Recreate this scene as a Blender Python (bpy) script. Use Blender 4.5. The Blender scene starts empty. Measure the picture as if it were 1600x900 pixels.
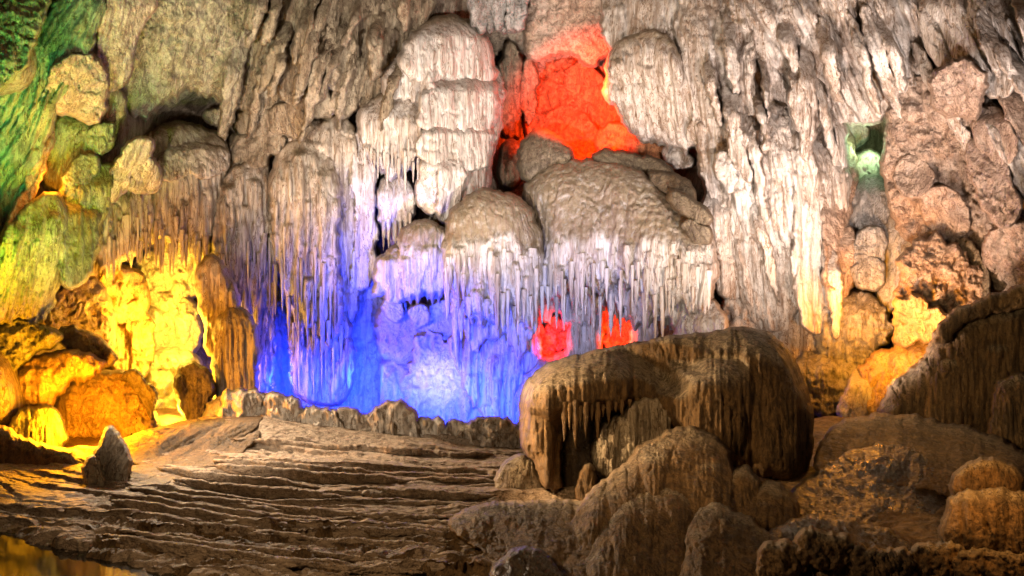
import bpy, math, random
import numpy as np

# ------------------------------------------------------------------ camera
F = 1142.0            # focal length in photograph pixels (70 degrees across 1600)
CU, HV, CZ = 800.0, 520.0, 3.0   # optical column, horizon row, camera height
sc = bpy.context.scene
cam_d = bpy.data.cameras.new('camera')
cam = bpy.data.objects.new('camera', cam_d)
sc.collection.objects.link(cam)
cam.location = (0, 0, CZ)
cam.rotation_euler = (math.radians(90), 0, 0)
cam_d.sensor_width = 36.0
cam_d.lens = 36.0 * F / 1600.0
cam_d.shift_y = (HV - 450.0) / 1600.0
cam_d.clip_end = 400
sc.camera = cam

# ------------------------------------------------------------------ world: a closed cave, hardly any ambient light
w = bpy.data.worlds.new('World'); sc.world = w; w.use_nodes = True
bg = w.node_tree.nodes['Background']
bg.inputs[0].default_value = (1.0, 0.86, 0.72, 1); bg.inputs[1].default_value = 0.02
vs = sc.view_settings
vs.view_transform = 'Standard'; vs.look = 'None'; vs.exposure = 0.48; vs.gamma = 1.0
vs.use_curve_mapping = False
sc.cycles.use_denoising = True
sc.cycles.max_bounces = 5
sc.cycles.diffuse_bounces = 1
sc.cycles.glossy_bounces = 2
sc.cycles.caustics_reflective = False
sc.cycles.sample_clamp_indirect = 6.0


def W3(u, v, d):
    return ((u - CU) / F * d, d, CZ + (HV - v) / F * d)


# ------------------------------------------------------------------ the show cave's lamps, with added fill lights
def lamp(name, pos, col, watts, aim=None, angle=80, blend=.7, size=.25):
    k = 'SPOT' if aim else 'POINT'
    L = bpy.data.lights.new(name, k)
    L.color = col; L.energy = watts; L.shadow_soft_size = size
    o = bpy.data.objects.new(name, L)
    p = W3(*pos); o.location = p
    if aim:
        a = W3(*aim)
        from mathutils import Vector
        o.rotation_euler = (Vector(a) - Vector(p)).to_track_quat('-Z', 'Y').to_euler()
        L.spot_size = math.radians(angle); L.spot_blend = blend
    sc.collection.objects.link(o)
    return o


WARM = (1.0, .84, .66); WHITE = (1.0, .88, .76); LILAC = (.93, .86, 1.0)
BLUE = (.006, .028, 1.0); YEL = (1.0, .42, .01); RED = (1.0, .045, .002)
# floods on the floor that wash the upper wall
lamp('wall_flood', (335, 700, 18.0), WARM, 6500, (520, -60, 26), 78, .8)
lamp('wall_flood', (850, 640, 16.5), WHITE, 7400, (610, -40, 26), 72, .8)
lamp('wall_flood', (1040, 600, 15.0), WHITE, 2600, (1200, 60, 26), 90, .9)
lamp('wall_flood', (1290, 655, 15.0), (1, .76, .62), 2600, (1440, 90, 21), 95, .9)
lamp('wall_flood', (1290, 640, 15.0), (1, .86, .84), 2800, (1110, 0, 25), 72, .9)
lamp('wall_flood', (160, 720, 15.5), (1, .88, .70), 3600, (310, 40, 25), 66, .9)
# broad fills added beyond both sides to raise the overall brightness
lamp('side_fill', (-300, 520, 7.5), (1, .88, .76), 12000, (640, 60, 24), 62, .7)
lamp('side_fill', (1900, 560, 7.0), (1, .84, .78), 8600, (1060, 60, 24), 66, .7)
# coloured lamps
for bu in (370, 440, 510, 580, 650, 720, 790):
    lamp('blue_lamp', (bu, 640, 22.5), BLUE, 5600, (bu + 6, 640, 29), 58, 1)
lamp('blue_lamp', (640, 636, 20.5), (.02, .045, 1), 10500, (640, 560, 29), 95, 1)
lamp('blue_lamp', (438, 590, 28.0), BLUE, 420)
lamp('blue_lamp', (566, 590, 28.2), BLUE, 480)
lamp('lilac_fill', (520, 660, 19.5), (.84, .76, 1), 4600, (510, 290, 28), 56, 1)  # added fills, mixing lilac into the blue-lit curtains
lamp('lilac_fill', (800, 640, 18.0), (.46, .50, 1), 2600, (900, 400, 28), 56, 1)
lamp('white_lamp', (690, 636, 21.0), (1, .95, .82), 1700, (682, 584, 30), 22, 1)
lamp('yellow_lamp', (262, 520, 25.0), (1, .56, .05), 760)
lamp('yellow_lamp', (278, 640, 23.2), (1, .50, .025), 800)
lamp('yellow_lamp', (205, 676, 20.4), YEL, 620)
lamp('yellow_lamp', (115, 650, 16.9), (1, .36, .006), 1500)
lamp('yellow_lamp', (165, 480, 22.8), (1, .38, .008), 420)
lamp('red_lamp', (872, 120, 26.0), RED, 11500, (955, 212, 35), 76, .5)
lamp('red_lamp', (862, 548, 26.4), (1, .02, .003), 1300, (862, 510, 31), 70, .7)
lamp('red_lamp', (962, 548, 26.4), (1, .06, .003), 1500, (962, 500, 31), 60, .7)
lamp('green_lamp', (150, 600, 14.0), (.60, 1, .05), 2700, (30, 200, 18), 66)
lamp('green_lamp', (-40, 420, 13.0), (.06, 1, .35), 1600, (10, 80, 17), 70)
lamp('green_lamp', (1352, 225, 25.0), (.6, 1, .5), 60)
lamp('orange_lamp', (80, 285, 19.5), (1, .30, .01), 90)
lamp('orange_lamp', (128, 225, 18.3), (1, .34, .02), 130)
lamp('orange_lamp', (1375, 590, 15.6), (1, .38, .01), 2400, (1430, 470, 22), 62, .9)
lamp('orange_lamp', (1325, 480, 20.2), (1, .34, .02), 260)
# foreground
lamp('floor_flood', (230, 380, 18.6), (1, .80, .58), 5200, (520, 735, 14), 75, 1)
lamp('front_fill', (0, 200, 3.4), (1, .68, .37), 430)  # added warm fill near the camera, brightens the dark foreground
lamp('floor_flood', (40, 540, 10.0), (1, .84, .66), 1300, (480, 655, 18), 60, 1)  # added fill for the backlit rim, stump and step fronts
lamp('rock_flood', (545, 560, 10.6), (1, .66, .34), 1300, (1000, 640, 11.5), 75)
lamp('rock_flood', (1250, 520, 9.0), (1, .72, .38), 480, (1540, 590, 14.5), 55)  # added to brighten the dark fluted mound
lamp('rock_flood', (690, 250, 6.0), (1, .62, .27), 430, (1060, 660, 11), 55, 1)  # added weak fill for the unlit parts of the great flowstone
lamp('rock_flood', (1560, 600, 5.8), (1, .48, .12), 130, (1500, 815, 7.5), 62)

# ------------------------------------------------------------------ noise
_rs = np.random.RandomState(7)
_P = np.tile(_rs.permutation(256), 3).astype(np.int64)
_GA = _rs.rand(256) * 2 * np.pi
_GX, _GY = np.cos(_GA), np.sin(_GA)


def pn(x, y, s=0):
    x = np.asarray(x, dtype=np.float64) + s * 17.31; y = np.asarray(y, dtype=np.float64) + s * 9.77
    x0 = np.floor(x); y0 = np.floor(y)
    fx = x - x0; fy = y - y0
    xi = x0.astype(np.int64) & 255; yi = y0.astype(np.int64) & 255
    ux = fx * fx * fx * (fx * (fx * 6 - 15) + 10); uy = fy * fy * fy * (fy * (fy * 6 - 15) + 10)

    def g(a, b, dx, dy):
        h = _P[_P[xi + a] + (yi + b & 255)] & 255
        return _GX[h] * dx + _GY[h] * dy
    n00 = g(0, 0, fx, fy); n10 = g(1, 0, fx - 1, fy); n01 = g(0, 1, fx, fy - 1); n11 = g(1, 1, fx - 1, fy - 1)
    a = n00 + ux * (n10 - n00); b = n01 + ux * (n11 - n01)
    return (a + uy * (b - a)) * 1.45


def fbm(x, y, o=4, s=0, gain=.5):
    r = 0; a = 1.0
    for i in range(o):
        r = r + a * pn(x, y, s + i * 3.1); x = x * 2.03; y = y * 2.03; a *= gain
    return r


def billow(x, y, o=3, s=0):
    r = 0; a = 1.0
    for i in range(o):
        r = r + a * (1 - 2 * np.abs(pn(x, y, s + i * 3.7))); x = x * 2.1; y = y * 2.1; a *= .5
    return r


def hsh(i, s=0):
    i = i.astype(np.int64)
    return _P[(_P[(i + int(s) * 13) & 255] + 7 * int(s)) & 255] / 255.0


def sst(a, b, x):
    t = np.clip((x - a) / (b - a), 0, 1); return t * t * (3 - 2 * t)


def ridges(u, v, sp, s, slant=0.):
    """rounded drip ribs with sharp grooves, 0..1, uneven in width, relief and where each begins"""
    ph = (u + slant * v) / sp + 1.6 * pn(u / (sp * 7), v / 260, s) + .35 * pn(u / (sp * 2.2), v / (sp * 9), s + 2)
    i = np.floor(ph); f = ph - i
    r = 1 - np.abs(2 * f - 1) ** 3.2
    amp = .3 + .7 * hsh(i, s + 1)
    amp = amp * (.75 + .5 * pn(i * 3.3, v / (sp * 5), s + 5))
    return r * np.clip(amp, .1, 1.3)


# ------------------------------------------------------------------ depth of the bare cave wall along each photograph ray
CTRL = np.array([
    (-400, 100, 12), (-400, 500, 12), (0, 80, 17), (0, 400, 18), (60, 250, 22), (110, 60, 20), (150, 250, 23), (60, 470, 21), (-20, 600, 17), (-200, 650, 13),
    (230, 520, 29), (250, 640, 28), (120, 560, 26), (250, 300, 27), (280, 90, 25.5), (340, 200, 31), (450, 90, 28), (450, 300, 30), (440, 550, 30.5), (560, 560, 31),
    (600, 200, 30), (690, 180, 29.5), (660, 420, 31), (700, 580, 31.5), (860, 560, 31.5), (960, 520, 32), (790, 170, 36), (900, 150, 35.5), (980, 230, 32), (880, 30, 33), (950, 380, 32),
    (1020, 120, 27.5), (1150, 100, 25.5), (1150, 300, 26), (1150, 480, 26.5), (1250, 250, 24.5), (1250, 500, 25.5), (1345, 230, 28.5), (1340, 400, 24.5), (1350, 560, 25),
    (1400, 100, 22), (1450, 260, 21.5), (1450, 450, 22.5), (1550, 100, 18.5), (1600, 300, 18), (1600, 500, 19), (1500, 600, 21), (2000, 200, 12), (2000, 600, 12),
    (-300, -250, 9), (300, -250, 18), (800, -250, 22), (1200, -250, 18), (1900, -250, 9), (100, 740, 20), (500, 760, 29), (900, 760, 30), (1400, 760, 24)], float)


def DW(u, v):
    u = np.asarray(u, float); v = np.asarray(v, float)
    num = np.zeros(np.broadcast(u, v).shape); den = num + 1e-12
    for a, b, d in CTRL:
        q = np.hypot(u - a, v - b)
        ww = np.exp(-(q / 62) ** 2) + .02 * np.exp(-(q / 190) ** 2) + 1e-5 / (1 + (q / 250) ** 4)
        num = num + ww * d; den = den + ww
    return num / den


# ------------------------------------------------------------------ materials
def mat(name, c1, c2, stain, dust, rough=.75, bump=.9, streak=.2, stain_amt=.6, spec=.3, scale=1.0, wet=0., iso_amt=1.0):
    m = bpy.data.materials.new(name); m.use_nodes = True
    nt = m.node_tree; N = nt.nodes; Lk = nt.links
    bs = N['Principled BSDF']
    geo = N.new('ShaderNodeNewGeometry')

    def mapn(sx, sy, sz):
        q = N.new('ShaderNodeMapping'); q.inputs['Scale'].default_value = (sx, sy, sz)
        Lk.new(geo.outputs['Position'], q.inputs['Vector']); return q.outputs[0]

    def noise(vec, s, det, dist=0., rgh=.55):
        q = N.new('ShaderNodeTexNoise'); q.inputs['Scale'].default_value = s; q.inputs['Detail'].default_value = det
        q.inputs['Distortion'].default_value = dist; q.inputs['Roughness'].default_value = rgh
        Lk.new(vec, q.inputs['Vector']); return q.outputs['Fac']

    def ramp(f, a, b):
        q = N.new('ShaderNodeMapRange'); q.inputs[1].default_value = a; q.inputs[2].default_value = b
        Lk.new(f, q.inputs[0]); return q.outputs[0]

    def mix(f, a, b):
        q = N.new('ShaderNodeMix'); q.data_type = 'RGBA'
        for sk, val in ((q.inputs[0], f), (q.inputs[6], a), (q.inputs[7], b)):
            if isinstance(val, tuple): sk.default_value = (*val, 1)
            elif isinstance(val, float): sk.default_value = val
            else: Lk.new(val, sk)
        return q.outputs[2]

    def mul(f, k):
        q = N.new('ShaderNodeMath'); q.operation = 'MULTIPLY'
        Lk.new(f, q.inputs[0])
        if isinstance(k, float): q.inputs[1].default_value = k
        else: Lk.new(k, q.inputs[1])
        return q.outputs[0]
    st = mapn(1, 1, streak); iso = mapn(1, 1, 1)
    n1 = noise(st, 1.1 * scale, 5, .6); n2 = noise(st, 4.2 * scale, 4, .3); n3 = noise(iso, 2.3 * scale, 6, .4, .65); n4 = noise(iso, 14 * scale, 4, .2, .7)
    c = mix(ramp(n1, .35, .65), c1, c2)
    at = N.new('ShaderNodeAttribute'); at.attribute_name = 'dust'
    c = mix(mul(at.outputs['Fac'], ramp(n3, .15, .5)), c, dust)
    c = mix(mul(ramp(n2, .47, .60), stain_amt), c, stain)
    n5 = noise(mapn(1, 1, streak * .7), 5.5 * scale, 3, 1.2)
    ab = N.new('ShaderNodeMath'); ab.operation = 'SUBTRACT'; Lk.new(n5, ab.inputs[0]); ab.inputs[1].default_value = .5
    ab2 = N.new('ShaderNodeMath'); ab2.operation = 'ABSOLUTE'; Lk.new(ab.outputs[0], ab2.inputs[0])
    c = mix(mul(mul(ramp(ab2.outputs[0], .034, .008), .95), ramp(n1, .36, .52)), c, stain)
    c = mix(mul(ramp(n4, .52, .66), (.6 * stain_amt + .2) * iso_amt), c, stain)
    pale = tuple(min(.85, x * 1.35 + .03) for x in c1)
    c = mix(mul(ramp(n3, .55, .75), .4), c, pale)
    Lk.new(c, bs.inputs['Base Color'])
    rr = N.new('ShaderNodeMapRange'); rr.inputs[1].default_value = .3; rr.inputs[2].default_value = .7
    rr.inputs[3].default_value = max(.12, rough - .25 - wet); rr.inputs[4].default_value = rough
    Lk.new(n3, rr.inputs[0]); Lk.new(rr.outputs[0], bs.inputs['Roughness'])
    bs.inputs['Specular IOR Level'].default_value = spec
    b1 = N.new('ShaderNodeBump'); b1.inputs['Strength'].default_value = bump * iso_amt; b1.inputs['Distance'].default_value = .12 / scale
    Lk.new(n4, b1.inputs['Height'])
    b2 = N.new('ShaderNodeBump'); b2.inputs['Strength'].default_value = bump * .8; b2.inputs['Distance'].default_value = .22 / scale
    Lk.new(n2, b2.inputs['Height']); Lk.new(b1.outputs[0], b2.inputs['Normal'])
    Lk.new(b2.outputs[0], bs.inputs['Normal'])
    return m


M = {
    'cream': mat('cream_flowstone', (.62, .54, .44), (.50, .41, .31), (.17, .11, .065), (.25, .19, .11), streak=.09, iso_amt=.45),
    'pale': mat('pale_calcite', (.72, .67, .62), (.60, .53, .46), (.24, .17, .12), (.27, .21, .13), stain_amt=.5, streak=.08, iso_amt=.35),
    'beige': mat('beige_limestone', (.50, .41, .29), (.38, .30, .20), (.13, .085, .05), (.27, .22, .13)),
    'wall': mat('bare_cave_wall', (.40, .33, .25), (.28, .22, .16), (.10, .07, .045), (.22, .18, .12)),
    'dome': mat('brown_dome_rock', (.34, .27, .18), (.26, .20, .13), (.10, .07, .045), (.27, .21, .13), streak=.8),
    'white': mat('white_streaked_wall', (.70, .64, .58), (.58, .49, .41), (.22, .14, .085), (.46, .37, .26), streak=.14, stain_amt=.6, iso_amt=.6),
    'pink': mat('pink_limestone', (.62, .48, .38), (.52, .36, .25), (.22, .14, .10), (.42, .34, .27), streak=.8),
    'plain': mat('clean_calcite', (.74, .70, .64), (.64, .58, .50), (.40, .33, .26), (.48, .42, .34), stain_amt=.3, streak=.5),
    'green': mat('green_lit_limestone', (.40, .42, .24), (.30, .32, .17), (.09, .08, .04), (.26, .28, .14)),  # green of the lamps put into the rock colour
    'mud': mat('brown_wet_rock', (.25, .145, .058), (.17, .098, .04), (.055, .035, .018), (.36, .28, .18), rough=.8, spec=.3, wet=.05, scale=2.2),  # paler dust tint on upward faces stands in for highlights
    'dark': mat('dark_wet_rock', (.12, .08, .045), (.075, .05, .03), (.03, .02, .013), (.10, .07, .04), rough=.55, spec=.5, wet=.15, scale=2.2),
    'floor': mat('terraced_floor_rock', (.42, .31, .21), (.29, .205, .13), (.10, .065, .04), (.40, .30, .21), rough=.9, spec=.2, streak=2.5, stain_amt=.4, scale=1.6, iso_amt=.4),
    'gold_lit': mat('gold_lit_calcite', (.70, .50, .24), (.60, .40, .17), (.30, .16, .06), (.50, .36, .18), stain_amt=.4, streak=.5),  # golden lamp glow put into the rock colour
    'red_lit': mat('red_lit_rock', (.56, .25, .11), (.46, .19, .08), (.16, .06, .03), (.40, .20, .10), stain_amt=.5, streak=.5),  # rock colour reddened to deepen the red lamp glow
    'grey': mat('grey_flowstone', (.46, .44, .42), (.36, .34, .32), (.14, .12, .10), (.26, .23, .19)),
}

# ------------------------------------------------------------------ mesh helpers
def link(o, parent=None):
    sc.collection.objects.link(o)
    if parent is not None: o.parent = parent
    return o


def tag(o, label=None, cat=None, group=None, kind=None):
    for kk, vv in (('label', label), ('category', cat), ('group', group), ('kind', kind)):
        if vv: o[kk] = vv
    return o


def mesh_np(name, co, quads, material, parent=None, dust=None):
    me = bpy.data.meshes.new(name)
    n = len(co); q = len(quads)
    me.vertices.add(n); me.vertices.foreach_set('co', np.asarray(co, np.float32).ravel())
    me.loops.add(q * 4); me.loops.foreach_set('vertex_index', np.asarray(quads, np.int32).ravel())
    me.polygons.add(q)
    me.polygons.foreach_set('loop_start', np.arange(0, q * 4, 4, dtype=np.int32))
    me.update(calc_edges=True)
    me.polygons.foreach_set('use_smooth', np.ones(q, bool))
    if dust is not None:
        a = me.attributes.new('dust', 'FLOAT', 'POINT'); a.data.foreach_set('value', np.asarray(dust, np.float32))
    me.materials.append(M[material])
    return link(bpy.data.objects.new(name, me), parent)


def thing(name, at, label, cat, group=None):
    o = bpy.data.objects.new(name, None); o.empty_display_size = .3
    o.location = at
    link(o); tag(o, label, cat, group); return o


def outline(poly, wob, hem, sp, seed, slant, grow):
    p = np.array(poly, float)
    for _ in range(2):
        nx = np.roll(p, -1, 0)
        p = np.stack([.75 * p + .25 * nx, .25 * p + .75 * nx], 1).reshape(-1, 2)
    seg = np.roll(p, -1, 0) - p; ln = np.hypot(*seg.T); tot = ln.sum()
    cs = np.concatenate([[0], np.cumsum(ln)]); n = max(24, int(tot / 3.2))
    t = np.linspace(0, tot, n, endpoint=False)
    pp = np.vstack([p, p[:1]])
    q = np.stack([np.interp(t, cs, pp[:, 0]), np.interp(t, cs, pp[:, 1])], 1)
    tg = np.roll(q, -1, 0) - np.roll(q, 1, 0); tg /= np.maximum(np.hypot(*tg.T), 1e-6)[:, None]
    area = np.sum(q[:, 0] * np.roll(q[:, 1], -1) - np.roll(q[:, 0], -1) * q[:, 1])
    nrm = np.stack([tg[:, 1], -tg[:, 0]], 1) * (1 if area > 0 else -1)
    wv = grow + wob * (1.5 * pn(q[:, 0] / 37, q[:, 1] / 37, seed) + 1.0 * pn(q[:, 0] / 14, q[:, 1] / 14, seed + 1) + .6 * pn(q[:, 0] / 6, q[:, 1] / 6, seed + 2))
    o = q + nrm * wv[:, None]
    if hem:
        dn = sst(.25, .8, nrm[:, 1])
        o[:, 1] += dn * hem * (ridges(q[:, 0], q[:, 1] * 0, max(sp, 7), seed, slant) - .45)
    return o


def inside_dist(P, poly):
    a = poly; b = np.roll(poly, -1, 0); ab = b - a; L2 = np.maximum((ab ** 2).sum(1), 1e-9)
    ins = np.zeros(len(P), bool); dist = np.zeros(len(P)); near = np.zeros((len(P), 2))
    ch = max(500, int(1.5e6 / len(a)))
    for i in range(0, len(P), ch):
        q = P[i:i + ch]
        dx = q[:, None, 0] - a[None, :, 0]; dy = q[:, None, 1] - a[None, :, 1]
        t = np.clip((dx * ab[:, 0] + dy * ab[:, 1]) / L2, 0, 1)
        ex = dx - t * ab[:, 0]; ey = dy - t * ab[:, 1]
        d2 = ex * ex + ey * ey; j = d2.argmin(1); r = np.arange(len(q))
        dist[i:i + ch] = np.sqrt(d2[r, j])
        near[i:i + ch, 0] = q[:, 0] - ex[r, j]; near[i:i + ch, 1] = q[:, 1] - ey[r, j]
        c = (a[None, :, 1] > q[:, None, 1]) != (b[None, :, 1] > q[:, None, 1])
        xi = a[:, 0] + (q[:, None, 1] - a[:, 1]) * ab[:, 0] / np.where(np.abs(ab[:, 1]) < 1e-9, 1e-9, ab[:, 1])
        ins[i:i + ch] = (c & (q[:, None, 0] < xi)).sum(1) % 2 == 1
    return ins, dist, near


def blur(a, r):
    r = int(r)
    if r < 1: return a
    for _ in range(2):
        for ax in (0, 1):
            pad = [(0, 0), (0, 0)]; pad[ax] = (r + 1, r)
            c = np.cumsum(np.pad(a, pad, mode='edge'), axis=ax)
            n = a.shape[ax]
            hi = np.take(c, np.arange(n) + 2 * r + 1, axis=ax); lo = np.take(c, np.arange(n), axis=ax)
            a = (hi - lo) / (2 * r + 1)
    return a


_seed = [10]
SURF = []
FA = 1.9


def patch(name, poly, material, parent=None, d=None, lift=0., R=30, k=.8, fl=None, ro=(26, 2.2), lob=None, lobes=(),
          slant=0., hem=0, wob=3.4, step=2.0, grow=4, cr=(1., 1.), tier=None, tl=0., pop=0., dustk=1., gnd=False, top=40, back=0.8, strata=None, capv=None, dome=False, ramp=.34, rampk=.3, dents=()):
    """A lump of rock with the outline POLY (photograph pixels) standing at its own distance: swollen by its edge
    distance, with overlapping draped lobes, ribs, tiers and rough relief, all in metres after scaling."""
    _seed[0] += 1; s = _seed[0] * 1.37; rng = np.random.RandomState(_seed[0])
    sp = fl[0] if fl else 9
    if d is None and not gnd and not dome and material != 'dome':   # on the wall: less swollen, overlapping its neighbours
        R = max(9, R * .72); k = k * .8; grow = grow + 4
    pl = outline(poly, wob, hem, sp, s, slant, grow)
    lo = pl.min(0) - 2 * step; hi = pl.max(0) + 2 * step
    us = np.arange(lo[0], hi[0] + step, step); vs_ = np.arange(lo[1], hi[1] + step, step)
    U, V = np.meshgrid(us, vs_); sh = U.shape
    ins, e, near = inside_dist(np.stack([U.ravel(), V.ravel()], 1), pl)
    ins = ins.reshape(sh); e = np.where(ins, e.reshape(sh), 0)
    t = np.clip(e / R, 0, 1)
    h0 = k * R * np.sqrt(1 - (1 - t) ** 2)
    h = np.minimum(blur(h0, .13 * R / step), h0 + .12 * R)
    L = np.zeros(sh)
    ll = list(lobes)
    if lob:
        n, w0, w1, l0, l1, kk = lob
        iv = np.argwhere(ins & (V > (capv or -999)))
        for _ in range(n):
            a = iv[rng.randint(len(iv))]
            ll.append((us[a[1]], vs_[a[0]] - 6, rng.uniform(w0, w1), rng.uniform(l0, l1), kk * rng.uniform(.6, 1.2)))
    for (cx, ct, wd, ln, kk) in ll:
        y = V - ct; cap = wd * .9
        cxx = cx - slant * y + 3 * pn(V / 40, V * 0 + cx / 7, s)
        taper = wd * np.clip(1 - .75 * np.clip((y - cap) / max(ln - cap, 1), 0, 1) ** 1.6, .05, 1)
        x = (U - cxx) / taper
        m_ = (np.abs(x) < 1) & (y > 0) & (y < ln)
        prof = np.sqrt(np.clip(1 - x * x, 0, 1)) * np.sqrt(np.clip(1 - np.clip(1 - y / cap, 0, 1) ** 2, 0, 1)) * np.sqrt(np.clip((ln - y) / (.25 * ln), 0, 1))
        L = np.maximum(L, np.where(m_, kk * wd * prof, 0))
    for (cx, cy, rx, ry, an, dp) in dents:
        x_ = (U - cx) * math.cos(an) + (V - cy) * math.sin(an); y_ = -(U - cx) * math.sin(an) + (V - cy) * math.cos(an)
        h = h - dp * np.exp(-(x_ / rx) ** 2 - (y_ / ry) ** 2); L = L * (1 - np.exp(-(x_ / rx) ** 4 - (y_ / ry) ** 4))
    edge = sst(0, min(.35, 7.0 / R), t)
    h = h + L * sst(0, .25, t)
    body = blur(h, 2)
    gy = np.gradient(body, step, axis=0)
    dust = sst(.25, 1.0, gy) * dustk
    colmin = np.where(ins, V, 1e9).min(0)[None, :]
    us_ = U + slant * V
    cap_on = 0.
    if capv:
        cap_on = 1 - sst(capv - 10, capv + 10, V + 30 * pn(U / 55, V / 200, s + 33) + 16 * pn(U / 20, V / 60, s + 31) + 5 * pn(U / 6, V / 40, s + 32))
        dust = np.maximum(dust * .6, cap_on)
    if fl:
        f_on = (1 - .72 * cap_on) if capv else sst(top * .25, top * 1.2, V - colmin + 14 * pn(U / 20, V / 20, s)) if top else 1.
        steep = 1 - .7 * sst(.55, 1.5, gy)
        rb = ridges(U, V, fl[0] * 2.7, s + 9, slant); r1 = ridges(U, V, fl[0], s, slant); r2 = ridges(U, V, fl[0] / 2.1, s + 4, slant)
        h = h + FA * fl[1] * (1.3 * rb + 1.25 * r1 + .55 * r2) * f_on * steep * (.06 + .94 * edge)
    # low swells and broken cracks, drawn out along the ribs where there are ribs
    st_ = 4.6 if fl else 1.25
    wu = us_ + 7 * pn(U / 30, V / 45, s + 21); wv_ = V + 9 * pn(U / 25, V / 25, s + 22)
    h = h + 5.0 * fbm(us_ / 48, V / (48 * st_ * .6), 3, s + 23) * edge
    if cr:
        for sc_, dp, w_ in ((19, 5.5, .055), (9, 3.0, .075)):
            n_ = np.abs(pn(wu / (sc_ * cr[0]), wv_ / (sc_ * st_ * cr[0]), s + sc_))
            on = sst(-.12, .22, pn(U / 41, V / 47, s + 2 * sc_))
            h = h - cr[1] * dp * on * np.exp(-(n_ / w_) ** 2) * edge
    if tier:
        ph = (V + 16 * pn(U / 34, V / 90, s + 8) + 9 * pn(U / 12, V / 60, s + 9)) / tier[0] + .9 * pn(U / 55, V / 70, s + 11)
        f = ph - np.floor(ph)
        h = h + tier[1] * (np.sqrt(f) * sst(1.0, .86, f)) * edge * (cap_on if capv else 1.)
    if strata:
        ph = (V + strata[2] * (U - us[0]) + 12 * pn(U / 160, V / 60, s + 8) + 3 * pn(U / 30, V / 20, s + 9)) / strata[0]
        i = np.floor(ph); f = ph - i
        h = h + strata[1] * (.3 + .7 * hsh(i, 3)) * sst(0, .12, f) * (1 - .9 * sst(.55, 1., f)) * edge
    if pop:
        h = h + pop * (billow(U / 24, V / 24, 4, s + 3) * .8) * edge
    h = h + (ro[1] * fbm(U / ro[0], V / (ro[0] * 1.5), 4, s + 6) + .35 * fbm(U / 5, V / 6, 2, s + 7)) * (.1 + .9 * edge)
    # keep cells that touch the inside; pull their outer corners onto the outline
    cell = ins[:-1, :-1] | ins[1:, :-1] | ins[:-1, 1:] | ins[1:, 1:]
    use = np.zeros(sh, bool)
    use[:-1, :-1] |= cell; use[1:, :-1] |= cell; use[:-1, 1:] |= cell; use[1:, 1:] |= cell
    idx = -np.ones(sh, int); idx[use] = np.arange(use.sum())
    near = near.reshape(sh[0], sh[1], 2)
    Uu = np.where(ins, U, near[..., 0])[use]; Vv = np.where(ins, V, near[..., 1])[use]
    hh = np.where(ins, h, 0)[use]; ee = t[use]
    if gnd: base = ground_depth(Uu, Vv if gnd is True else gnd(Uu)) - lift; d = float(base.mean())
    elif d is None:        # a plane through the wall behind it
        iv = np.argwhere(ins); iv = iv[:: max(1, len(iv) // 400)]
        pu, pv = us[iv[:, 1]], vs_[iv[:, 0]]
        cf = np.linalg.lstsq(np.stack([pu * 0 + 1, pu - pu.mean(), pv - pv.mean()], 1), DW(pu, pv), rcond=None)[0]
        base = cf[0] + np.clip(cf[1], -.022, .022) * (Uu - pu.mean()) + np.clip(cf[2], -.012, .012) * (Vv - pv.mean()) - lift
        if fl and not dome and material != 'dome':      # drapes grow out of the wall towards their foot
            v0, v1 = pl[:, 1].min(), pl[:, 1].max()
            base = base + rampk * lift * (1 - sst(0, ramp, (Vv - v0) / (v1 - v0)))
    else: base = d + tl * (pl[:, 1].max() - Vv) / 100.0
    pxm = (base if d is None else d) / F
    dep = base - hh * pxm + back * (1 - sst(0, min(.3, 5.0 / R), ee))
    co = np.stack([(Uu - CU) / F * dep, dep, CZ + (HV - Vv) / F * dep], 1)
    dg = np.full(sh, np.nan); dg[use] = dep; SURF.append((us, vs_, np.where(ins, dg, np.nan)))
    c = np.argwhere(cell)
    q = np.stack([idx[c[:, 0], c[:, 1]], idx[c[:, 0] + 1, c[:, 1]], idx[c[:, 0] + 1, c[:, 1] + 1], idx[c[:, 0], c[:, 1] + 1]], 1)
    if parent is not None:
        co = co - np.array(parent.location)
    return mesh_np(name, co, q, material, parent, dust[use])


def ell(cx, cy, rx, ry, n=11, rot=0., sq=1.):
    o = []
    for i in range(n):
        a = 2 * math.pi * i / n
        x, y = math.cos(a), math.sin(a)
        x = math.copysign(abs(x) ** sq, x); y = math.copysign(abs(y) ** sq, y)
        x *= rx; y *= ry
        o.append((cx + x * math.cos(rot) - y * math.sin(rot), cy + x * math.sin(rot) + y * math.cos(rot)))
    return o


def base_of(polys, d=None, lift=0.):
    pts = [p for q in polys for p in q]
    u = sum(p[0] for p in pts) / len(pts); v = max(p[1] for p in pts)
    dd = d if d else float(DW(u, v)) - lift
    return W3(u, v, dd)


def multi(name, label, cat, parts, group=None, d=None, lift=0., **kw):
    """parts: (part name, polygon, options)"""
    if len(parts) == 1:
        a = dict(kw); a.update(parts[0][2])
        mt = a.pop('material')
        o = patch(name, parts[0][1], mt, None, d=a.pop('d', d), lift=a.pop('lift', lift), **a)
        return tag(o, label, cat, group)
    root = thing(name, base_of([parts[0][1]], parts[0][2].get('d', d), parts[0][2].get('lift', lift)), label, cat, group)
    for pname, poly, op in parts:
        a = dict(kw); a.update(op); mt = a.pop('material')
        patch(pname, poly, mt, root, d=a.pop('d', d), lift=a.pop('lift', lift), **a)
    return root


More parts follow.
